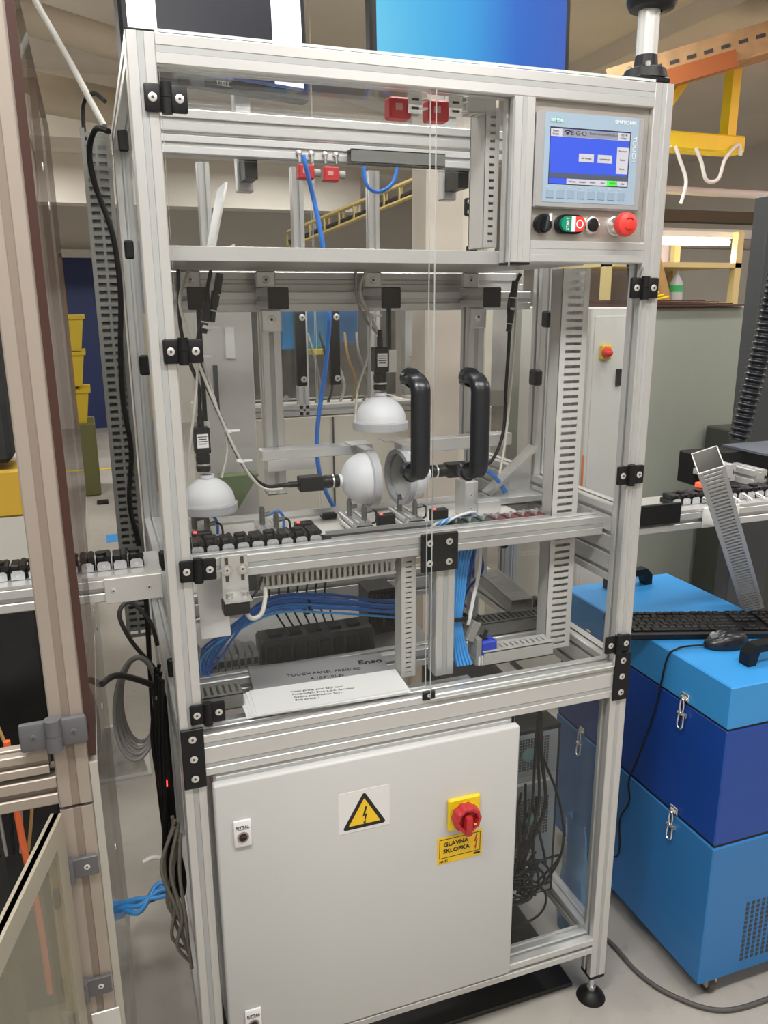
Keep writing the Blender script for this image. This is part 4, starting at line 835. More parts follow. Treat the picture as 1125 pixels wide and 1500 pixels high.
cable('computer_cable', 'black cable hanging in a wide loop toward the bottom beam', [(0.80, 0.14, 0.60), (0.838, 0.11, 0.48), (0.846, 0.10, 0.36), (0.80, 0.10, 0.28), (0.73, 0.11, 0.235), (0.69, 0.12, 0.22)], 0.0030, CABLEK)
cable('power_cable', 'thick black power plug cable left of the computer back', [(0.692, 0.10, 0.56), (0.715, 0.10, 0.52), (0.735, 0.11, 0.44), (0.745, 0.12, 0.36), (0.73, 0.12, 0.28)], 0.006, CABLEK)
cable('computer_cable', 'black cable swinging low over the bottom rail', [(0.715, 0.09, 0.30), (0.78, 0.09, 0.285), (0.80, 0.085, 0.25), (0.78, 0.08, 0.215), (0.72, 0.08, 0.20), (0.67, 0.085, 0.205)], 0.0028, CABLEK)
BG = G(); n = 14; vs = []
for j in range(11):
    z = 0.10+0.035*j
    for i in range(n):
        a = 2*math.pi*i/n; rr = 1+0.18*math.sin(3*a+j*0.7)+0.1*math.sin(5*a-j)
        vs.append((0.960+0.018*rr*math.cos(a)*(1-j*0.03)-j*0.001, 0.20+0.075*rr*math.sin(a)*(1-j*0.055), z-0.10+0.0))
BG.add(vs, [(j*n+i, j*n+(i+1) % n, (j+1)*n+(i+1) % n, (j+1)*n+i) for j in range(10) for i in range(n)]+[tuple(range(n))])
tag(BG.build('plastic_bag', BAG, None, smooth=80), 'crumpled blue plastic bag standing beside right post', 'plastic bag')

# ------------------------------------------------------------------ blue equipment case with keyboard and mouse
BX0, BX1, BY0, BY1 = 1.112, 1.466, -0.086, 0.565
BC = thing('blue_case', 'three-tier blue equipment case on castors beside the machine', 'equipment case', ((BX0+BX1)/2, (BY0+BY1)/2, 0))
lo_ = G().box((BX0, BY0, 0.055), (BX1, BY1, 0.423), bev=0.003).build('lower_tier', BLUEM, BC)
G().box((BX0+0.002, BY0+0.002, 0.428), (BX1-0.002, BY1-0.002, 0.712), bev=0.003).build('middle_tier', BLUED, BC)
G().box((BX0+0.004, BY0+0.004, 0.422), (BX1-0.004, BY1-0.004, 0.429)).build('seam', INK, BC); G().box((BX0+0.004, BY0+0.004, 0.711), (BX1-0.004, BY1-0.004, 0.7165)).build('seam', INK, BC)
lid = G().box((BX0, BY0, 0.716), (BX1, BY1, 0.815), bev=0.003).build('lid', BLUEL, BC)
for i in range(11):
    for j in range(13):
        G().box((1.232+i*0.0155-0.0042, BY0-0.0008, 0.092+j*0.0128-0.0042), (1.232+i*0.0155+0.0042, BY0+0.001, 0.092+j*0.0128+0.0042)).build('vent_hole', SOCK, lo_) if (i, j) == (0, 0) else None
vh = [c for c in lo_.children][0]
for i in range(11):
    for j in range(13):
        if (i, j) != (0, 0): copy_to(vh, (i*0.0155, 0, j*0.0128), lo_)
def latch(y, z, parent):
    x = BX0
    T = G().box((x-0.004, y-0.012, z+0.022), (x, y+0.012, z+0.040), bev=0.001).box((x-0.008, y-0.010, z+0.026), (x-0.003, y+0.010, z+0.032), bev=0.001).build('latch', STEEL, parent)
    ring = [(x-0.010, y-0.006*math.cos(a), z+0.010+0.018*math.sin(a)) for a in [2*math.pi*k/12 for k in range(13)]]
    G().tube(ring, 0.0022, 6, k=2).build('latch_ring', STEEL, T)
    G().box((x-0.006, y-0.011, z-0.018), (x, y+0.011, z-0.008), bev=0.001).cyl((x-0.008, y-0.012, z-0.010), (x-0.008, y+0.012, z-0.010), 0.004, 10).build('latch_base', STEEL, T)
    G().tube([(x-0.009, y-0.007, z-0.012), (x-0.011, y-0.0085, z-0.038), (x-0.012, y, z-0.046), (x-0.011, y+0.0085, z-0.038), (x-0.009, y+0.007, z-0.012)], 0.0022, 6, k=4).build('latch_lever', STEEL, T)
for y in (0.045, 0.43): latch(y, 0.7, BC); latch(y, 0.408, BC)
def grip(y, parent, x0=1.215, x1=1.36):
    g = G(); g.prism([(0, 0), (0.022, 0), (0.030, 0.030), (0.115, 0.030), (0.123, 0), (0.145, 0), (0.145, 0.028), (0.128, 0.048), (0.017, 0.048), (0.0, 0.028)], (x0, y-0.014, 0.8155), X, Z, Y*0.028); return g.build('carry_handle', BLACK, parent, smooth=20)
grip(-0.006, BC); grip(0.512, BC)
for x in (BX0+0.055, BX1-0.05):
    for y in (BY0+0.03, BY1-0.05):
        T = G().prism([(-0.018, 0.055), (0.018, 0.055), (0.014, 0.02), (-0.014, 0.02)], (x, y-0.014, 0), X, Z, Y*0.028).build('castor_fork', ALU2, BC); G().cyl((x-0.009, y, 0.022), (x+0.009, y, 0.022), 0.0215, 18).build('castor_wheel', mat('castor rubber', (0.10, 0.085, 0.07), 0.7), T)
KB = thing('keyboard', 'black computer keyboard lying on blue case lid', 'keyboard', (1.25, 0.135, 0.8155))
ku = V((0.946, -0.324, 0)).normalized(); kw = V((0.324, 0.946, 0)).normalized(); ko = V((1.035, 0.200, 0.8155)); KR = Matrix((ku, kw, Z)).transposed()
def kbox(g, a0, a1, b0, b1, z0, z1, bev=0.0): c = ko+ku*(a0+a1)/2+kw*(b0+b1)/2+Z*(z0+z1)/2; h = V(((a1-a0)/2, (b1-b0)/2, (z1-z0)/2)); return g.box(c-h, c+h, bev=bev, rot=KR)
kbox(G(), 0, 0.445, 0, 0.135, 0, 0.018, 0.004).build('base', BLACK, KB)
def keyrow(y, widths, x0=0.012):
    x = x0
    for wd in widths:
        if wd > 0: kbox(G(), x+0.0008, x+wd-0.0012, y, y+0.0165, 0.0175, 0.0235, 0.0016).build('key', CAMK, KB)
        x += abs(wd)
u_ = 0.0187; num = [-0.012, u_, u_, u_, -0.010, u_, u_, u_, u_]
keyrow(0.010, [u_*1.25]*3+[u_*6.25]+[u_*1.25]*4+num[:4]+[-0.010, u_*2, u_, u_]); keyrow(0.0285, [u_*2.25]+[u_]*10+[u_*2.75]+[-0.012, -u_, u_, -u_, -0.010]+[u_]*4)
keyrow(0.047, [u_*1.75]+[u_]*11+[u_*2.25]+[-0.012, -u_*3, -0.010]+[u_]*4); keyrow(0.0655, [u_*1.5]+[u_]*12+[u_*1.5]+num); keyrow(0.084, [u_]*13+[u_*2]+num)
keyrow(0.108, [u_, -u_*0.6, u_, u_, u_, u_, -u_*0.6, u_, u_, u_, u_, -u_*0.6, u_, u_, u_, u_]+num)
MO = thing('mouse', 'black wired computer mouse on blue case lid', 'mouse', (1.245, 0.085, 0.8155))
mc = V((1.250, 0.088, 0.8155)); md = V((-0.96, 0.10, 0)).normalized(); mw = V((-md.y, md.x, 0)); g = G(); vs = []; n = 20
for j, (sc_, hz) in enumerate(((0.94, 0), (1.0, 0.006), (1.0, 0.014), (0.93, 0.024), (0.75, 0.032), (0.45, 0.0365), (0.0, 0.0375))):
    for i in range(n):
        a = 2*math.pi*i/n; vs.append(mc+md*(0.056*math.cos(a)*sc_)+mw*(0.031*math.sin(a)*sc_*(1-0.12*math.cos(a)))+Z*hz*(1-0.25*(math.cos(a)*sc_ > 0.3)*math.cos(a)))
g.add(vs, [(j*n+i, j*n+(i+1) % n, (j+1)*n+(i+1) % n, (j+1)*n+i) for j in range(6) for i in range(n)]+[tuple(range(n))]).build('shell', BLACKS, MO, smooth=70)
G().cyl(mc+md*0.034-mw*0.004+Z*0.029, mc+md*0.034+mw*0.004+Z*0.029, 0.009, 14).build('scroll_wheel', CABLEG, MO)
tag(G().tube([mc+md*0.054+Z*0.008, (1.16, 0.105, 0.822), (1.125, 0.105, 0.820), (1.104, 0.110, 0.795), (1.104, 0.134, 0.654), (1.104, 0.180, 0.499), (1.103, 0.206, 0.42), (1.104, 0.200, 0.36), (1.102, 0.228, 0.29), (1.103, 0.222, 0.20), (1.098, 0.245, 0.165), (1.05, 0.30, 0.15)], 0.0022, 6).build('mouse_cable', CABLEK, None), 'thin black mouse cable hanging down the side of blue case', 'cable')
cable('floor_cable', 'thick dark cable curving across the floor around castor', [(0.99, 0.25, 0.008), (1.030, 0.14, 0.008), (1.038, 0.03, 0.008), (1.075, -0.055, 0.008), (1.156, -0.125, 0.008), (1.31, -0.135, 0.008), (1.5, -0.12, 0.008)], 0.0055, mat('dark grey cable', (0.10, 0.095, 0.09), 0.6))

# ------------------------------------------------------------------ right of the machine
RC = thing('chain_conveyor', 'chain conveyor section right of the machine above blue case', 'conveyor', (1.35, 0.2, 1.08))
prof('rail', (0.935, 0.150, 1.090), (1.75, 0.190, 1.130), 'x', RC); prof('rail', (0.935, 0.245, 1.090), (1.75, 0.285, 1.130), 'x', RC)
G().box((0.935, 0.150, 1.1305), (1.75, 0.285, 1.137)).build('slide_bed', ALU2, RC)
G().box((1.000, 0.142, 1.112), (1.135, 0.149, 1.160), bev=0.002).build('black_cover', BLACK, RC)
wp = G().box((1.200, 0.143, 1.092), (1.302, 0.149, 1.140), bev=0.001).build('joint_plate', OFFW, RC); screw((1.288, 0.143, 1.108), (0, -1, 0), 0.006, wp)
p0 = link(1.16, 0.19, 1.138, RC, 0); p1 = link(1.187, 0.19, 1.138, RC, 1)
for i in range(2, 13): copy_to((p0, p1)[i % 2], (0.027*(i-i % 2), 0, 0), RC)
for i in range(5): G().cyl((1.235+i*0.038, 0.187, 1.150), (1.238+i*0.038, 0.160, 1.142), 0.004, 10).build('guide_pin', STEEL, RC)
tag(G().box((1.245, 0.215, 1.167), (1.29, 0.235, 1.178), bev=0.002).build('sensor_light', emi('orange red lens', (1.0, 0.08, 0.02), 1.5), None), 'small lit red sensor on the conveyor beside blue case', 'sensor')
PB = thing('press_base', 'black machine head with two aluminium profile ends above conveyor', 'machine head', (1.45, 0.4, 1.16))
for (x, z) in ((1.325, 1.172), (1.425, 1.152)): prof('profile', (x, 0.235, z), (x+0.04, 0.335, z+0.04), 'y', PB)
G().box((1.330, 0.336, 1.140), (1.75, 0.40, 1.222), bev=0.003).build('carriage', BLACK, PB); G().box((1.470, 0.250, 1.2225), (1.75, 0.40, 1.228)).build('cover_plate', mat('slate cover', (0.12, 0.135, 0.16), 0.4), PB)
CL = thing('dark_column', 'dark grey column standing behind black corrugated hose', 'column', (1.80, 0.72, 0))
G().box((1.79, 0.66, 0.0), (1.95, 0.72, 1.89), bev=0.004).build('post', DARKM, CL)
for z in (1.80, 1.70, 1.6): G().lathe([(0, -0.0006), (0.009, -0.0006), (0.009, 0)], (1.83, 0.6598, z), (0, 1, 0), 16).build('hole', SOCK, CL)
def ribs(t): return 0.0245+0.0035*math.sin(t*2*math.pi*34)
HS = G(); path = [V((1.640, 0.44, 1.78))+(V((1.548, 0.43, 1.229))-V((1.640, 0.44, 1.78)))*(i/300)+X*0.012*math.sin(math.pi*i/300) for i in range(301)]
vs = []; n = 16
for i, p in enumerate(path):
    d = (path[min(i+1, 300)]-path[max(i-1, 0)]).normalized(); x_ = Y.cross(d).normalized(); y_ = d.cross(x_); r = ribs(i/300)
    vs += [p+x_*math.cos(2*math.pi*j/n)*r+y_*math.sin(2*math.pi*j/n)*r for j in range(n)]
HS.add(vs, [(i*n+j, i*n+(j+1) % n, (i+1)*n+(j+1) % n, (i+1)*n+j) for i in range(300) for j in range(n)])
tag(HS.build('corrugated_hose', BLACKS, None, smooth=80), 'thick black corrugated hose hanging in front of the dark column', 'hose')
cable('corrugated_hose', 'black ribbed cable loop hanging below the right conveyor', [(1.55, 0.42, 1.10), (1.50, 0.40, 1.02), (1.53, 0.41, 0.93), (1.58, 0.43, 0.90), (1.59, 0.44, 1.0), (1.56, 0.43, 1.08)], 0.008, BLACKS, 'hose')
dt = V((1.445-1.045, 0.285-0.045, 0.815-1.262)); L_ = dt.length; dl = dt.normalized(); na = V((0.80, -0.25, 0.0)); na = (na-dl*na.dot(dl)).normalized(); nn = dl.cross(na)
if nn.y < 0: nn = -nn
trunking('loose_trunking', 'loose slotted grey trunking leaning on blue case and conveyor', V((1.045, -0.008, 1.262))-na*0.005, dl, na, nn, L_-0.006, 0.052, 0.055, m=mat('pale trunking plastic', (0.56, 0.55, 0.54), 0.45), pitch=0.0135, gap=0.5, margin=0.17)
GC = thing('machine_cabinet', 'off white machine cabinet with yellow and red switch', 'cabinet', (1.66, 1.4, 0))
G().box((1.578, 1.20, 0.03), (1.735, 1.7, 1.575), bev=0.004).build('body', OFFW, GC); G().box((1.592, 1.196, 0.10), (1.730, 1.20, 1.545), bev=0.001).build('door', OFFW, GC); G().box((1.58, 1.21, 0), (1.73, 1.69, 0.03)).build('plinth', DARKM, GC)
sw = G().box((1.615, 1.176, 1.395), (1.655, 1.196, 1.445), bev=0.003).build('switch_plate', YEL, GC); G().lathe([(0, -0.022), (0.014, -0.020), (0.018, -0.012), (0.019, 0)], (1.630, 1.176, 1.42), (0, 1, 0), 20).build('switch_knob', REDE, sw); G().box((1.610, 1.145, 1.413), (1.64, 1.158, 1.427), bev=0.003).build('knob_lever', REDE, sw)
G().box((1.572, 1.197, 0.70), (1.580, 1.2, 1.05)).build('orange_strip', mat('orange strip', (0.75, 0.20, 0.06), 0.5), GC); G().box((1.69, 1.185, 1.30), (1.71, 1.196, 1.36), bev=0.002).build('door_clip', BLACK, GC)
GG = thing('machine_cabinet', 'large grey green sheet metal machine cabinet behind blue case', 'cabinet', (2.0, 1.6, 0))
G().box((1.742, 1.215, 0.0), (2.55, 2.1, 1.575), bev=0.006).build('body', GRYG, GG)
for k in range(4): tag(G().box((1.74+0.03*k, 1.19+0.01*k, 1.576+0.006*k), (2.25-0.06*k, 1.75, 1.581+0.006*k), rot=(0, 0, 0.02*k)).build('brown_board', mat('dark brown board', (0.09, 0.04, 0.03), 0.5, vary=0.2), None), 'thin dark brown board in the flat stack on grey green cabinet', 'board', 'boards stacked on grey green cabinet')
tag(G().box((2.12, 0.90, 0.0), (2.8, 1.20, 1.13), bev=0.006).build('dark_cabinet', mat('very dark green metal', (0.05, 0.055, 0.045), 0.5), None), 'very dark green machine base behind the dark column', 'cabinet')

# bench and clutter beyond the grey green cabinet
WB = thing('work_bench', 'pale yellow framed work bench with shelf under bright lamp', 'work bench', (2.9, 2.6, 0))
PALEY = mat('pale yellow frame', (0.72, 0.60, 0.28), 0.5)
for x in (2.42, 3.24):
    for y in (2.35, 2.85): G().box((x-0.02, y-0.02, 0), (x+0.02, y+0.02, 1.95)).build('leg', PALEY, WB)
G().box((2.40, 2.33, 1.765), (3.26, 2.87, 1.79)).build('shelf', PALEY, WB); G().box((2.40, 2.33, 1.0), (3.26, 2.87, 1.04)).build('worktop', mat('bench top', (0.45, 0.32, 0.2), 0.6), WB)
G().box((2.42, 2.89, 1.04), (3.24, 2.91, 1.95)).build('back_board', mat('pale lilac board', (0.55, 0.50, 0.60), 0.6), WB)
BL = thing('bench_lamp', 'bright white fluorescent lamp over the work bench', 'lamp', (2.98, 2.5, 1.9))
G().box((2.70, 2.42, 1.925), (3.30, 2.54, 1.955)).build('housing', LAMPW, BL); G().cyl((2.71, 2.48, 1.905), (3.29, 2.48, 1.905), 0.018, 12).build('tube', mat('bench tube', (1, 0.95, 0.82), 0.5, emit=14), BL)
l = bpy.data.lights.new('bench_light', 'AREA'); l.shape = 'RECTANGLE'; l.size = 0.55; l.size_y = 0.05; l.energy = 9; l.color = (1, 0.93, 0.78); lo2 = bpy.data.objects.new('bench_light', l); COL.objects.link(lo2); lo2['off'] = (2.98, 2.48, 1.88); place(lo2, (2.98, 2.48, 1.88), BL)
tag(G().tube([(2.62, 2.30, 2.02), (2.64, 2.28, 1.90), (2.66, 2.27, 1.78), (2.72, 2.25, 1.58), (2.74, 2.24, 1.2)], 0.028, 12).build('flexible_duct', BROWN, None), 'brown flexible duct hanging in front of the work bench', 'duct')
for k, (x, m_, lab) in enumerate(((2.90, mat('bottle clear', (0.55, 0.58, 0.60), 0.2), 'clear bottle with green label on the work bench shelf'), (2.80, mat('bottle amber', (0.30, 0.16, 0.05), 0.2), 'brown bottle on the work bench shelf'))):
    T = thing('bottle', lab, 'bottle', (x, 2.40, 1.54)); G().lathe([(0, 0), (0.035, 0.0), (0.037, 0.01), (0.037, 0.10), (0.014, 0.14), (0.013, 0.165), (0, 0.165)], (x, 2.40, 1.585), Z, 20).build('body', m_, T); G().lathe([(0.0378, 0.055), (0.0378, 0.09)], (x, 2.40, 1.585), Z, 20).build('label_band', mat('green label', (0.05, 0.5, 0.15), 0.5) if k == 0 else STICK, T)
G().box((2.42, 2.34, 1.560), (3.24, 2.86, 1.584)).build('shelf', PALEY, WB)
for k in range(3): cable('yellow_hose', 'thin yellow hose draped before work bench, %s' % ('upper', 'middle', 'lower')[k], [(2.48+0.04*k, 2.19, 1.60-0.01*k), (2.54+0.03*k, 2.18, 1.62-0.01*k), (2.62+0.03*k, 2.18, 1.635-0.01*k)], 0.006, YELP, 'hose')
cable('dark_hose', 'dark hanging hose left of the brown duct', [(2.42, 2.25, 2.0), (2.45, 2.25, 1.86), (2.49, 2.25, 1.74), (2.50, 2.25, 1.6)], 0.012, BLACK, 'hose')
# overhead steelwork on the right
OV = thing('overhead_girder', 'grey overhead girders with pale pipe under the hall ceiling', 'girder', (2.9, 3.3, 1.9))
for (y, z0, z1, m_) in ((3.3, 2.10, 2.17, mat('brown soffit', (0.10, 0.075, 0.05), 0.7)), (3.2, 1.99, 2.045, OFFW), (3.1, 1.92, 1.965, mat('grey girder', (0.30, 0.28, 0.25), 0.6))): G().box((2.6, y, z0), (5.9, y+0.12, z1)).build('girder', m_, OV)
tag(G().cyl((2.5, 2.55, 2.175), (4.4, 2.55, 2.165), 0.022, 12).build('overhead_pipe', OFFW, None), 'straight white pipe crossing below the yellow hoist', 'pipe')
YH = thing('yellow_hoist', 'bright yellow steel hoist frame hanging below orange tray', 'hoist', (2.8, 2.2, 2.3))
G().box((2.30, 2.14, 2.295), (3.035, 2.26, 2.375), bev=0.008).build('beam', YELP, YH); G().box((2.945, 2.17, 2.30), (2.995, 2.23, 2.72)).build('upright', YELP, YH)
c = V((2.615, 2.2, 2.52)); G().box(c-V((0.02, 0.02, 0.24)), c+V((0.02, 0.02, 0.24)), rot=(0, math.radians(38), 0)).build('brace', YELP, YH)
for k, (lab, pts) in enumerate((('white rope end dangling from the yellow hoist beam', [(2.60, 2.12, 2.30), (2.63, 2.12, 2.25), (2.68, 2.12, 2.15), (2.66, 2.12, 2.05)]), ('white rope loop hanging from the yellow hoist end', [(2.72, 2.12, 2.30), (2.76, 2.12, 2.24), (2.80, 2.12, 2.16), (2.87, 2.12, 2.17), (2.90, 2.12, 2.26), (2.97, 2.12, 2.33), (2.99, 2.12, 2.28)]), ('thin white cord from hoist beam toward right post', [(2.58, 2.12, 2.30), (2.48, 2.12, 2.26), (2.38, 2.12, 2.16)]))): cable('rope', lab, pts, 0.009 if k < 2 else 0.004, CABLEWW, 'rope')
OT = thing('cable_tray', 'orange brown perforated steel cable tray above yellow hoist', 'cable tray', (2.9, 2.2, 2.5))
ta, tb = V((2.30, 2.25, 2.50)), V((3.62, 1.614, 2.865)); td = (tb-ta).normalized(); tR = Matrix((td, Z.cross(td).normalized(), td.cross(Z.cross(td)).normalized())).transposed(); tl = (tb-ta).length; tm = (ta+tb)/2
def tbx(a0, a1, b0, b1, c0, c1): c = ta+tR @ V(((a0+a1)/2, (b0+b1)/2, (c0+c1)/2)); h = V(((a1-a0)/2, (b1-b0)/2, (c1-c0)/2)); return G().box(c-h, c+h, rot=tR)
tbx(0, tl, -0.09, -0.084, 0, 0.12).build('side', ORNG, OT); tbx(0, tl, 0.084, 0.09, 0, 0.12).build('side', ORNG, OT); tbx(0, tl, -0.09, 0.09, -0.006, 0).build('bottom', ORNG, OT); tbx(0.12, 0.55, -0.12, -0.09, -0.03, 0.04).build('joint_angle', mat('rust orange', (0.42, 0.12, 0.03), 0.6), OT)
hl = tbx(0.05, 0.09, -0.0925, -0.0895, 0.06, 0.075).build('hole', SOCK, OT)
for k in range(1, 18): copy_to(hl, td*(0.075*k), OT)
# ------------------------------------------------------------------ stack light, monitors and cables on the roof
SL = thing('stack_light', 'signal tower lamp on grey pole above right post', 'signal lamp', (0.893, 0.045, H))
G().box((0.850, 0.012, H+0.0047), (0.9145, 0.085, H+0.014), bev=0.002).build('base_plate', BLACK, SL); G().lathe([(0.0, 0.040), (0.019, 0.040), (0.021, 0.022), (0.036, 0.016), (0.040, 0.0), (0, 0.0)], (0.888, 0.05, H+0.014), Z, 28).build('flange', BLACK, SL)
for a in (0.6, 2.5, 4.2): G().cyl((0.888+0.028*math.cos(a), 0.05+0.028*math.sin(a), H+0.030), (0.888+0.028*math.cos(a), 0.05+0.028*math.sin(a), H+0.039), 0.0045, 8).build('screw', STEEL, SL)
G().cyl((0.888, 0.05, H+0.05), (0.888, 0.05, H+0.135), 0.0185, 24).build('pole', mat('pole grey', (0.62, 0.62, 0.60), 0.4, 0.3), SL)
G().lathe([(0.018, 0.0), (0.038, 0.004), (0.043, 0.014), (0.043, 0.045), (0, 0.045)], (0.892, 0.05, H+0.124), Z, 28).build('lamp_base', BLACK, SL)
G().lathe([(0.042, 0), (0.042, 0.05), (0, 0.05)], (0.892, 0.05, H+0.170), Z, 28).build('green_lens', emi('green lens lit', (0.02, 0.75, 0.30), 1.5), SL); G().lathe([(0.042, 0), (0.042, 0.05), (0, 0.05)], (0.892, 0.05, H+0.222), Z, 28).build('red_lens', mat('red lens', (0.5, 0.02, 0.02), 0.3), SL); G().lathe([(0.043, 0), (0.043, 0.01), (0, 0.012)], (0.892, 0.05, H+0.274), Z, 28).build('cap', BLACK, SL)
def monitor(name, label, bl, br, hgt, tilt, draw, foot_at, mb=0.024):
    bl, br = V(bl), V(br); U = (br-bl); wid = U.length; U.normalize(); Nf = V((U.y, -U.x, 0)); Wv = (Z*math.cos(tilt)-Nf*math.sin(tilt)).normalized(); Nf = U.cross(Wv)
    T = thing(name, label, 'monitor', (bl+br)/2); R = Matrix((U, Wv, Nf)).transposed()
    def bx(u0, u1, v0, v1, n0, n1, bev=0): c = bl+U*(u0+u1)/2+Wv*(v0+v1)/2+Nf*(n0+n1)/2; h = V(((u1-u0)/2, (v1-v0)/2, (n1-n0)/2)); return G().box(c-h, c+h, rot=R, bev=bev)
    bx(0, wid, 0, hgt, -0.035, 0, 0.006).build('casing', BLACK, T)
    sd = bx(0.016, wid-0.016, mb, hgt-0.016, 0, 0.0006)
    draw(T, bx, wid, hgt, mb, (bl, U, Wv, Nf))
    fx, fy, fz = foot_at
    G().box((fx-0.02, fy-0.02, fz-0.10), (fx+0.02, fy+0.02, bl.z+0.14), bev=0.003).build('pole', ALU, T); G().box((fx-0.015, D+0.041, fz-0.08), (fx+0.015, fy-0.021, fz-0.02)).build('clamp', BLACK, T)
    return T
def draw1(T, bx, wid, hgt, mb, fr):
    s = bx(0.016, wid-0.016, mb, hgt-0.016, 0, 0.0006).build('screen', emi('screen white', (0.85, 0.87, 0.92), 0.8), T)
    bx(0.080, wid-0.095, mb, hgt-0.016, 0.0006, 0.0010).build('screen_window', emi('screen navy', (0.006, 0.007, 0.014), 0.25), s)
    bx(0.016, wid-0.016, mb, mb+0.006, 0.0006, 0.0011).build('screen_taskbar', emi('screen taskbar', (0.03, 0.04, 0.12), 0.6), s)
    bl, U, Wv, Nf = fr
    text('DELL', bl+U*wid*0.5+Wv*0.012+Nf*0.0008, U, Wv, 0.015, CABLEG, T)
def draw2(T, bx, wid, hgt, mb, fr):
    m = bpy.data.materials.new('desktop blue'); m.use_nodes = True; nt = m.node_tree; b = nt.nodes['Principled BSDF']; b.inputs['Base Color'].default_value = (0.01, 0.02, 0.05, 1); b.inputs['Roughness'].default_value = 0.3
    tc = nt.nodes.new('ShaderNodeTexCoord'); gr = nt.nodes.new('ShaderNodeTexNoise'); gr.inputs['Scale'].default_value = 2.3; gr.inputs['Detail'].default_value = 1; r = nt.nodes.new('ShaderNodeValToRGB')
    mp = nt.nodes.new('ShaderNodeSeparateXYZ'); nt.links.new(tc.outputs['Generated'], mp.inputs[0]); nt.links.new(mp.outputs[0], r.inputs[0])
    e = r.color_ramp.elements; e[0].color = (0.06, 0.66, 0.98, 1); e[0].position = 0.0; e[1].color = (0.005, 0.10, 0.60, 1); e[1].position = 1.0
    e2 = r.color_ramp.elements.new(0.45); e2.color = (0.03, 0.45, 0.95, 1); e3 = r.color_ramp.elements.new(0.72); e3.color = (0.008, 0.16, 0.72, 1)
    nt.links.new(r.outputs[0], b.inputs['Emission Color']); b.inputs['Emission Strength'].default_value = 0.85
    bx(0.016, wid-0.016, mb, hgt-0.016, 0, 0.0006).build('screen', m, T)
monitor('computer_monitor', 'black monitor showing white page with dark window behind roof beam', (0.0373, 0.690, 2.07), (0.4760, 0.810, 2.07), 0.30, 0.04, draw1, (0.31, 0.835, H))
monitor('computer_monitor', 'black monitor showing bright blue desktop behind roof beam', (0.612, 0.745, 2.150), (1.188, 0.787, 2.150), 0.34, 0.03, draw2, (0.86, 0.845, H), mb=0.02)
tag(G().cyl((0.553, 0.055, H+0.009), (0.590, 0.045, H+0.014), 0.004, 10).build('conduit_end', CABLEW, None), 'short pale tube end lying on front roof beam', 'tube')
cable('conduit', 'pale flexible conduit rising from the rear left corner of frame', [(-0.017, 0.58, 1.945), (-0.032, 0.62, 1.985), (-0.071, 0.80, 2.115), (-0.133, 0.95, 2.275), (-0.22, 1.2, 2.52)], 0.007, mat('pale conduit', (0.33, 0.32, 0.295), 0.5), 'conduit')
cable('power_cable', 'black cable looping over outer trunking and down to floor', [(-0.012, 0.52, 1.925), (-0.035, 0.56, 1.935), (-0.050, 0.60, 1.90), (-0.045, 0.615, 1.84), (-0.018, 0.62, 1.74), (-0.012, 0.625, 1.62), (-0.022, 0.63, 1.50), (-0.026, 0.63, 1.38), (-0.018, 0.63, 1.27), (-0.032, 0.63, 1.15), (-0.020, 0.63, 1.05), (-0.014, 0.62, 0.92), (-0.020, 0.58, 0.75), (-0.025, 0.55, 0.5), (-0.02, 0.5, 0.3)], 0.006, CABLEK)
cable('power_cable', 'thin black cable arching into the top of outer trunking', [(-0.010, 0.62, 2.00), (-0.030, 0.66, 2.022), (-0.052, 0.69, 2.005), (-0.056, 0.69, 1.93)], 0.0045, CABLEK)
cable('air_hose', 'single blue hose hanging behind the hanging post into deck', [(0.40, 0.60, 1.915), (0.435, 0.60, 1.76), (0.452, 0.60, 1.60), (0.445, 0.60, 1.48), (0.405, 0.56, 1.30), (0.395, 0.50, 1.20), (0.42, 0.44, 1.12)], 0.0055, HOSEB, 'hose')
cable('air_hose', 'short blue hose loop under the rear trunking of roof', [(0.555, 0.64, 1.905), (0.562, 0.64, 1.865), (0.590, 0.64, 1.85), (0.625, 0.64, 1.868), (0.640, 0.64, 1.905)], 0.0045, HOSEB, 'hose')

# ------------------------------------------------------------------ left: bronze tinted machine
LM = thing('bronze_machine', 'bronze tinted profile machine with clear side sheet and grey hinges', 'machine', (-0.4, 0.1, 0))
LX0, LX1, LY = -0.1725, -0.1325, -0.30
prof('post', (LX0, LY, 0.98), (LX1, LY+0.04, 2.15), 'z', LM, ALUB, strips=('-y',)); prof('post', (LX0, LY, 0.05), (LX1, LY+0.04, 0.975), 'z', LM, ALUB, strips=('-y',))
prof('post', (LX0, 0.60, 0.05), (LX1, 0.64, 2.0), 'z', LM, ALUB)
def lsheet(name, z0, z1, y0, y1, edge): return G().prism([(y0, z0), (y1, z0), (y1, z1), (y0, z1)], (LX1+0.0008, 0, 0), Y, Z, X*0.0095, 0, 1).build(name, [GLASS, edge], LM, smooth=0)
lsheet('side_sheet', 1.045, 1.93, LY, 0.07, REDBR); lsheet('side_sheet', 1.20, 1.93, 0.075, 0.56, REDBR); lsheet('lower_side_sheet', 0.06, 1.035, LY, 0.56, mat('dull sheet edge', (0.42, 0.40, 0.35), 0.4))
prof('crossbeam', (-0.95, LY, 0.985), (LX0, LY+0.04, 1.025), 'x', LM, ALUB); prof('door_rail', (-0.95, LY-0.002, 1.032), (LX0-0.006, LY+0.030, 1.062), 'x', LM, ALUB, p=0.03)
prof('door_stile', (LX0-0.040, LY-0.002, 1.062), (LX0-0.006, LY+0.030, 2.10), 'z', LM, ALUB, p=0.034) if False else None
HG = mat('hinge slate grey', (0.11, 0.11, 0.12), 0.4)
hinge(-0.168, 1.088, LM, y=LY-0.001, s=1.25, hh=0.030, m=HG, wide=0.062)
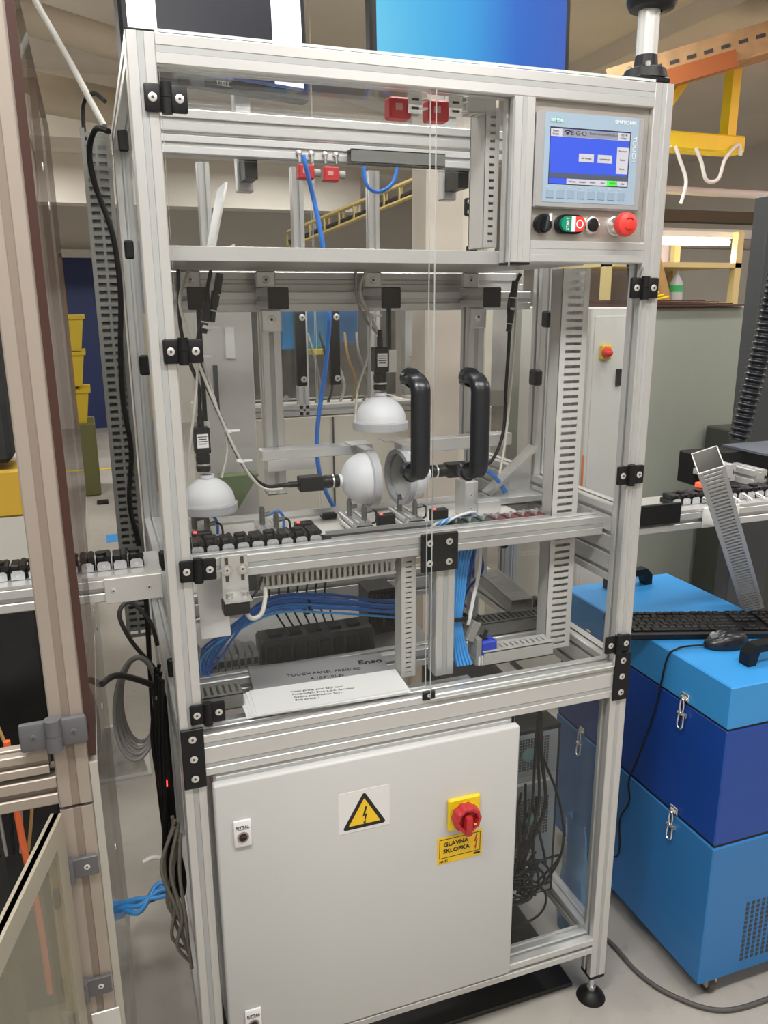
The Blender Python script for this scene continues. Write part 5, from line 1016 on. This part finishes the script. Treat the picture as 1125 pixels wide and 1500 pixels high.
for z in (0.890, 0.700):
    o = G().box((-0.166, LY-0.006, z-0.014), (-0.134, LY-0.0005, z+0.014), bev=0.001).build('hinge', HG, LM)
    G().cyl((-0.170, LY-0.008, z-0.016), (-0.170, LY-0.008, z+0.016), 0.007, 14).build('knuckle', HG, o); screw((-0.148, LY-0.006, z), (0, -1, 0), 0.004, o)
    c = V((-0.178, LY-0.030, z-0.003)); G().box(c-V((0.003, 0.024, 0.013)), c+V((0.003, 0.024, 0.013)), rot=(0, 0, math.radians(-16))).build('leaf', HG, o)
# open lower door swung toward the viewer
A_ = V((-0.178, -0.318, 0)); B_ = V((-0.300, -0.80, 0)); du = (B_-A_).normalized(); dn = V((-du.y, du.x, 0)); ld = (B_-A_).length
OD = G().prism([(0, 0.10), (ld, 0.10), (ld, 0.985), (0, 0.985)], A_, du, Z, dn*0.006, 0, 1).build('open_door', [GHAZE, mat('olive edge', (0.32, 0.28, 0.2), 0.5)], LM, smooth=0)
for (a, b) in (((0, 0.955), (ld, 0.985)), ((0, 0.10), (0.03, 0.955))):
    G().prism([(a[0], a[1]), (b[0], a[1]), (b[0], b[1]), (a[0], b[1])], A_-dn*0.004, du, Z, dn*0.014).build('door_frame_strip', mat('olive aluminium', (0.36, 0.32, 0.25), 0.45, 0.2), OD)
G().box((-0.165, LY-0.003, 0.615), (-0.128, LY, 0.655), bev=0.001).build('angle_bracket', ALU2, LM)
for (y, z) in ((0.0, 1.78), (0.10, 1.74), (0.2, 1.05), (0.3, 0.98), (0.12, 0.90), (0.05, 0.66)): screw((LX1+0.0105, y, z), (1, 0, 0), 0.006, LM)
cable('black_lead', 'thin black lead looping behind the clear side sheet', [(-0.160, 0.12, 1.87), (-0.147, 0.13, 1.852), (-0.137, 0.14, 1.82), (-0.137, 0.14, 1.77), (-0.146, 0.13, 1.735), (-0.160, 0.12, 1.77), (-0.166, 0.11, 1.81)], 0.0016, CABLEK)
cable('green_lamp_tip', 'dark lamp with green upper part behind bronze machine', [(-0.21, 0.70, 2.22), (-0.205, 0.70, 2.10)], 0.016, GREEN, 'lamp')
# inside of the bronze machine
IM = thing('inner_mechanism', 'dark machinery inside the bronze machine', 'machinery', (-0.6, 0.6, 0))
G().box((-1.2, 0.42, 0.0), (-0.235, 0.58, 1.02), bev=0.01).build('lower_block', DARKI, IM); G().box((-1.2, 0.40, 1.30), (-0.245, 0.58, 1.62), bev=0.01).build('upper_block', DARKI, IM)
G().box((-1.0, -0.10, 0.25), (-0.30, 0.06, 0.92), bev=0.01).build('front_block', DARKI, IM)
G().box((-0.62, 0.41, 1.19), (-0.235, 0.56, 1.285), bev=0.005).build('yellow_box', mat('ochre box', (0.62, 0.38, 0.04), 0.5), IM)
cable('orange_hose', 'orange hose hanging inside the bronze machine', [(-0.245, -0.14, 1.00), (-0.243, -0.14, 0.85), (-0.236, -0.13, 0.70), (-0.235, -0.13, 0.55)], 0.005, mat('orange hose', (0.75, 0.14, 0.04), 0.4), 'hose')
for k in range(5): cable('wire', 'coloured wires inside the bronze machine below conveyor', [(-0.26-0.012*k, -0.11, 1.02), (-0.245-0.014*k, -0.115, 0.96), (-0.225-0.016*k, -0.12, 0.90), (-0.24-0.01*k, -0.115, 0.80)], 0.0025, (BROWN, CABLEG, CABLEK, CABLEG, CABLEK)[k], 'wire', 'coloured wires in bronze machine')
# cables between the two machines
pts = []
for k in range(64):
    a = 2*math.pi*k/16; pts.append((-0.062+0.045*math.cos(a)+0.0025*(k//16)+0.010*math.sin(k*0.37), 0.30+0.012*(k//16)+0.02*math.sin(a), 0.792+0.105*math.sin(a)*(1-0.06*(k//16))))
cable('coiled_cable', 'coiled grey cable hanging at the left side of machine', pts, 0.0042, CABLEG, k=3)
cable('power_cable', 'thick dark cable bridging both machines above the coil', [(-0.1205, 0.20, 0.905), (-0.095, 0.24, 0.900), (-0.055, 0.27, 0.870), (-0.015, 0.29, 0.835)], 0.0065, mat('charcoal cable', (0.05, 0.05, 0.05), 0.45))
cable('power_cable', 'black cable loop standing above the grey coil', [(-0.02, 0.34, 0.86), (-0.06, 0.33, 0.93), (-0.078, 0.33, 0.99), (-0.055, 0.34, 1.01), (-0.02, 0.35, 0.96), (-0.008, 0.36, 0.90)], 0.0045, mat('charcoal cable', (0.05, 0.05, 0.05), 0.45))
PS = thing('power_strip', 'black power strip with red switch hanging at left side', 'power strip', (-0.016, 0.24, 0.62))
G().box((-0.032, 0.20, 0.56), (-0.006, 0.255, 0.86), bev=0.005).build('body', BLACK, PS); G().box((-0.034, 0.196, 0.665), (-0.018, 0.202, 0.678)).build('switch', REDL, PS); G().box((-0.030, 0.1985, 0.69), (-0.022, 0.2005, 0.75)).build('sticker', STICK, PS)
for k in range(5): G().cyl((-0.028, 0.199, 0.585+k*0.018), (-0.028, 0.196, 0.585+k*0.018), 0.006, 12).build('socket', CAMK, PS)
random.seed(5)
for k in range(7): cable('lead', 'black leads hanging at the left side below the coil', [(-0.012-0.004*(k % 3), 0.19+0.012*k, 0.90), (-0.020-0.006*(k % 4), 0.18+0.012*k, 0.78), (-0.028-0.004*(k % 2), 0.17+0.01*k, 0.64), (-0.040+0.006*k, 0.16, 0.50), (-0.030+0.004*k, 0.16, 0.44), (-0.012, 0.17, 0.43)], 0.0042, CABLEK, group='black leads left side')
for k in range(6): cable('grey_lead', 'tied bundle of grey cables hanging beside left front post', [(-0.006-0.005*(k % 3), 0.10+0.012*k, 0.62), (-0.014-0.008*((k*2) % 5), 0.09+0.014*k, 0.54), (-0.010-0.006*k, 0.085+0.012*k, 0.44), (-0.008-0.007*((k*3) % 5), 0.10+0.012*k, 0.36), (-0.004, 0.12+0.016*k, 0.29)], 0.0036, mat('taupe cable', (0.22, 0.20, 0.17), 0.5), group='grey bundle left side')
cable('white_lead', 'white plug lead sticking out left of black leads', [(-0.010, 0.20, 0.47), (-0.030, 0.19, 0.50), (-0.055, 0.19, 0.515), (-0.078, 0.19, 0.510)], 0.005, CABLEWW)
for k in range(3): cable('floor_hose', 'twisted blue hoses running from bronze machine to left post', [(-0.155, 0.32+0.01*k, 0.318+0.006*k), (-0.10, 0.31-0.012*k, 0.330-0.008*k), (-0.05, 0.30+0.012*k, 0.330+0.008*k), (-0.008, 0.30, 0.335)], 0.006, HOSEL, 'hose', 'blue hoses to bronze machine')
cable('floor_cable', 'dark cable running under the twisted blue hoses', [(-0.16, 0.34, 0.29), (-0.09, 0.33, 0.300), (-0.01, 0.32, 0.325)], 0.006, mat('dark grey cable', (0.10, 0.095, 0.09), 0.6))
FD = thing('steel_wedge', 'worn grey triangular steel wedge on floor behind the coil', 'steel wedge', (-0.11, 1.45, 0))
G().prism([(-0.21, 0), (-0.03, 0), (-0.045, 0.07), (-0.085, 0.20), (-0.15, 0.20), (-0.2, 0.08)], (0, 1.35, 0), X, Z, Y*0.02).build('plate', mat('scuffed zinc', (0.50, 0.49, 0.46), 0.5, 0.3, vary=0.25, vscale=25), FD); G().box((-0.22, 1.33, 0), (-0.02, 1.52, 0.008)).build('base', ALU2, FD)

# ------------------------------------------------------------------ hall beyond the machine
RM = thing('rear_machine', 'cream machine with dark window seen through the clear doors', 'machine', (0.75, 1.9, 0))
G().box((0.30, 1.62, 0.0), (1.20, 2.3, 1.185), bev=0.004).build('base_cabinet', CREAM, RM); G().box((0.745, 1.612, 0.05), (0.75, 1.62, 1.18)).build('panel_joint', DARKM, RM)
for x in (0.30, 0.62, 0.90): prof('window_post', (x, 1.62, 1.19), (x+0.04, 1.66, 2.05), 'z', RM)
prof('window_rail', (0.34, 1.62, 1.19), (1.2, 1.66, 1.23), 'x', RM); prof('window_rail', (0.34, 1.62, 1.70), (1.2, 1.66, 1.74), 'x', RM)
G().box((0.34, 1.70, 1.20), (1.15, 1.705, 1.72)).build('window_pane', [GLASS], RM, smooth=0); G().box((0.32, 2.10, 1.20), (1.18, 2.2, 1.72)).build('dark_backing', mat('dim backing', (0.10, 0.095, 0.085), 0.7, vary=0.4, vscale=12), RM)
G().box((0.62, 1.85, 1.42), (0.80, 2.0, 1.70), bev=0.004).build('blue_unit', BLUEL, RM); G().box((0.805, 1.86, 1.44), (0.93, 2.0, 1.66), bev=0.004).build('blue_unit', BLUEM, RM)
for k in range(7): G().tube([(0.66+0.05*k, 1.82, 1.48), (0.68+0.045*k, 1.78, 1.38+0.01*(k % 3)), (0.70+0.05*k, 1.80, 1.28), (0.69+0.05*k, 1.83, 1.21)], 0.006, 6).build('wire', (BROWN, CABLEG, CABLEK, CABLEW)[k % 4], RM)
G().box((0.70, 1.80, 1.40), (0.80, 1.86, 1.42)).build('terminal_strip', YELP, RM)
for k in range(2): G().lathe([(0, -0.004), (0.010, -0.004), (0.010, 0)], (0.50+0.07*k, 1.612, 1.26), (0, 1, 0), 14).build('knob', STEEL, RM)
struct(G().box((1.05, 1.45, 0), (1.19, 1.58, CEIL)).build('trim_4', PINKW, smooth=0)); struct(G().box((1.195, 1.47, 0), (1.33, 1.60, CEIL)).build('trim_5', mat('cream column', (0.76, 0.70, 0.58), 0.6), smooth=0))
LP = thing('leaning_panel', 'tall pale grey cabinet side with green tray behind left dome', 'panel', (0.34, 1.5, 0))
G().box((0.235, 1.42, 0.0), (0.42, 1.58, 1.64), bev=0.003).build('sheet', mat('pale grey sheet', (0.58, 0.56, 0.54), 0.5), LP); G().prism([(0, 0), (0.13, 0.0), (0.05, -0.12)], (0.27, 1.30, 1.05), X, Z, Y*0.06).build('green_tray', mat('olive green', (0.16, 0.22, 0.10), 0.6), LP)
G().box((0.33, 1.415, 1.42), (0.36, 1.42, 1.52)).build('notice', STICK, LP); G().box((0.285, 1.415, 1.25), (0.30, 1.42, 1.40)).build('vent_strip', DARKM, LP)
# small parts behind on the right of the column
RB = thing('rear_bench', 'grey rear bench with trays right of the columns', 'bench', (1.6, 2.2, 0))
G().box((1.36, 1.9, 0.0), (1.56, 2.5, 1.15), bev=0.004).build('base', CREAM, RB); G().box((1.36, 2.45, 1.15), (2.0, 2.5, 1.75)).build('back_board', mat('grey back board', (0.36, 0.36, 0.35), 0.6, vary=0.2, vscale=8), RB)
G().box((1.36, 1.95, 1.33), (1.56, 2.4, 1.345)).build('shelf', ALU, RB); G().box((1.40, 1.96, 1.346), (1.50, 2.1, 1.43), bev=0.003).build('tray', mat('pale blue tray', (0.55, 0.70, 0.85), 0.5), RB); G().box((1.42, 1.93, 1.20), (1.48, 2.0, 1.30), bev=0.006).build('orange_cup', mat('orange cup', (0.85, 0.32, 0.05), 0.5), RB)
# upper compartment items
WS = thing('folded_sheet', 'white folded sheet standing on the shelf of upper compartment', 'sheet', (0.16, 0.25, 1.6645))
R = Euler((0, math.radians(14), 0)).to_matrix(); c = V((0.153, 0.30, 1.737)); G().box(c-V((0.002, 0.05, 0.070)), c+V((0.002, 0.05, 0.070)), rot=R).build('upright_leaf', WHITE, WS); G().prism([(0, 0), (0.085, 0.0), (0.085, 0.035)], (0.092, 0.24, 1.6655), X, Z, Y*0.003).build('front_leaf', WHITE, WS)
MT = thing('control_box', 'low dark control box with red and green lights on shelf', 'control box', (0.35, 0.33, 1.6645))
G().box((0.175, 0.28, 1.6645), (0.565, 0.40, 1.692), bev=0.002).build('tray', mat('dark mesh', (0.13, 0.13, 0.13), 0.5, bump=0.8, bscale=400, vary=0.4, vscale=150), MT); G().box((0.175, 0.278, 1.692), (0.60, 0.402, 1.697)).build('rim', ALU2, MT)
GRL = emi('green led', (0.05, 1.0, 0.3), 4)
for x, z in ((0.215, 1.684), (0.245, 1.684), (0.225, 1.676), (0.30, 1.682)): G().cyl((x, 0.2795, z), (x, 0.278, z), 0.0028, 8).build('indicator', REDL if z > 1.68 else GRL, MT)
T = thing('signal_module', 'small lit red over green signal module on shelf', 'signal module', (0.318, 0.20, 1.6645)); G().box((0.312, 0.195, 1.6645), (0.330, 0.21, 1.672), bev=0.001).build('green_segment', GRL, T); G().box((0.312, 0.195, 1.6725), (0.330, 0.21, 1.690), bev=0.001).build('red_segment', REDL, T)
# far hall
FB = thing('far_door', 'dark blue door with pale frame at far hall wall', 'door', (-0.3, 9.95, 0))
G().box((-0.75, 9.90, 0), (0.02, 9.98, 2.15)).build('leaf', mat('navy door', (0.015, 0.03, 0.12), 0.5), FB); G().box((0.02, 9.88, 0), (0.12, 9.98, 2.2)).build('jamb', mat('pale wood', (0.55, 0.38, 0.2), 0.6), FB); G().box((-0.85, 9.88, 2.15), (0.12, 9.98, 2.25)).build('lintel', OFFW, FB)
YB = mat('yellow bin', (0.62, 0.45, 0.02), 0.5)
for k, (x, z, lab) in enumerate(((-0.30, 0.62, 'lowest'), (-0.31, 0.93, 'middle'), (-0.29, 1.22, 'topmost'))):
    T = thing('storage_bin', 'yellow plastic storage bin, %s of stack near blue door' % lab, 'bin', (x, 6.0, z)); G().prism([(-0.14, 0), (0.12, 0), (0.15, 0.22), (0.15, 0.26), (-0.17, 0.26), (-0.17, 0.22)], (x, 5.9, z), X, Z, Y*0.4).build('tub', YB, T); G().box((x-0.18, 5.88, z+0.255), (x+0.17, 6.32, z+0.285)).build('rim', YB, T)
tag(G().box((-0.55, 5.85, 0.0), (-0.12, 6.35, 0.62), bev=0.01).build('steel_pallet_box', mat('dull green box', (0.14, 0.14, 0.05), 0.6), None), 'dull olive box under the stacked yellow bins', 'box')
tag(G().box((-0.36, 6.35, 1.5), (-0.15, 6.7, 1.75), bev=0.01).build('grey_crate', mat('grey crate', (0.22, 0.24, 0.24), 0.6), None), 'grey crate behind the topmost yellow bin', 'crate') if False else None
WC = thing('white_cabinet', 'tall white cabinet seen through clear side sheet', 'cabinet', (-0.45, 2.8, 0)); G().box((-0.75, 2.5, 0.0), (-0.185, 3.2, 1.72), bev=0.004).build('body', mat('white cabinet', (0.80, 0.79, 0.74), 0.5), WC); G().box((-0.20, 2.495, 0.05), (-0.19, 2.5, 1.7)).build('door_gap', DARKM, WC); G().box((-0.215, 2.48, 0.9), (-0.205, 2.5, 1.0)).build('handle', BLACK, WC)
tag(G().box((-0.16, 5.5, 0.0), (-0.07, 5.6, 0.02), bev=0.005).build('floor_block', BLACK, None), 'small black block lying on the far hall floor', 'block')
tag(G().box((-0.35, 7.0, 0.0005), (0.6, 7.06, 0.0025)).build('floor_line', YELP, None), 'yellow line painted across the far hall floor', 'floor marking')
tag(G().box((-0.11, 4.35, 0.0005), (-0.03, 4.55, 0.002)).build('floor_tape', HOSEL, None), 'blue tape patch on the hall floor', 'floor marking')
for k, (y, z, r) in enumerate(((4.2, 2.72, 0.10), (3.7, 2.80, 0.07))): tag(G().cyl((-1.8+k, y-1.2, z), (2.6, y+0.9, z-0.1), r, 16).build('ceiling_pipe', mat('beige pipe', (0.52, 0.46, 0.36), 0.6), None), ('fat' if k == 0 else 'slim')+' beige pipe slanting under the hall ceiling', 'pipe')
CT = thing('overhead_cable_tray', 'yellowish lattice cable tray hanging behind the machine', 'cable tray', (1.2, 2.6, 1.95)); a_, b_ = V((0.90, 2.75, 1.87)), V((1.60, 2.35, 2.16)); dd_ = b_-a_
OCH = mat('ochre tray', (0.34, 0.25, 0.08), 0.6)
for o_ in (0, 0.16):
    for zz_ in (0, 0.07): G().tube([a_+Y*o_+Z*zz_, b_+Y*o_+Z*zz_], 0.010, 6).build('side_rod', OCH, CT)
for k in range(12): p_ = a_+dd_*(k/11); G().tube([p_+Z*0.07, p_, p_+Y*0.16, p_+Y*0.16+Z*0.07], 0.006, 5, k=2).build('rung', OCH, CT)
for k in range(3): G().tube([a_+Y*(0.03+0.05*k)+Z*0.02, (a_+b_)/2+Y*(0.03+0.05*k)+Z*0.012, b_+Y*(0.03+0.05*k)+Z*0.02], 0.012, 6).build('tray_cable', CABLEK, CT)
for k in (0.15, 0.85): p_ = a_+dd_*k+Y*0.08; G().cyl(p_+Z*0.0, V((p_.x, p_.y, CEIL)), 0.005, 6).build('hanger_rod', STEEL, CT)

# added red lamp, beacon-shaped and out of view, tints the upper right ceiling
bx_, by_, bz_ = 3.62, 1.30, 2.50
RBc = thing('added_red_beacon', 'added red beacon out of view, tinting the hall ceiling beyond the hoist', 'added beacon', (bx_, by_, bz_))
G().lathe([(0, 0), (0.03, 0), (0.05, 0.03), (0.05, 0.12)], (bx_, by_, bz_), Z, 20).build('lens', emi('added beacon lens', (1, 0.05, 0.05), 5), RBc); G().lathe([(0.06, 0), (0.06, 0.04), (0, 0.04)], (bx_, by_, bz_+0.12), Z, 20).build('base', BLACK, RBc); G().cyl((bx_, by_, bz_+0.16), (bx_, by_, CEIL), 0.01, 10).build('rod', BLACK, RBc)
l = bpy.data.lights.new('added_beacon_light', 'POINT'); l.energy = 8; l.color = (1, 0.16, 0.18); l.shadow_soft_size = 0.06; lo3 = bpy.data.objects.new('added_beacon_light', l); COL.objects.link(lo3); lo3['off'] = (bx_-0.12, by_+0.06, bz_+0.02); place(lo3, (bx_-0.12, by_+0.06, bz_+0.02), RBc)
tag(G().box((0.06, 0.058, 0.0), (0.87, 0.66, 0.012), bev=0.002).build('dark_floor_plate', mat('black floor plate', (0.02, 0.02, 0.02), 0.5), None), 'flat black plate on floor under the inspection machine', 'tray')  # plain black plate, a dark strip on the floor under the machine
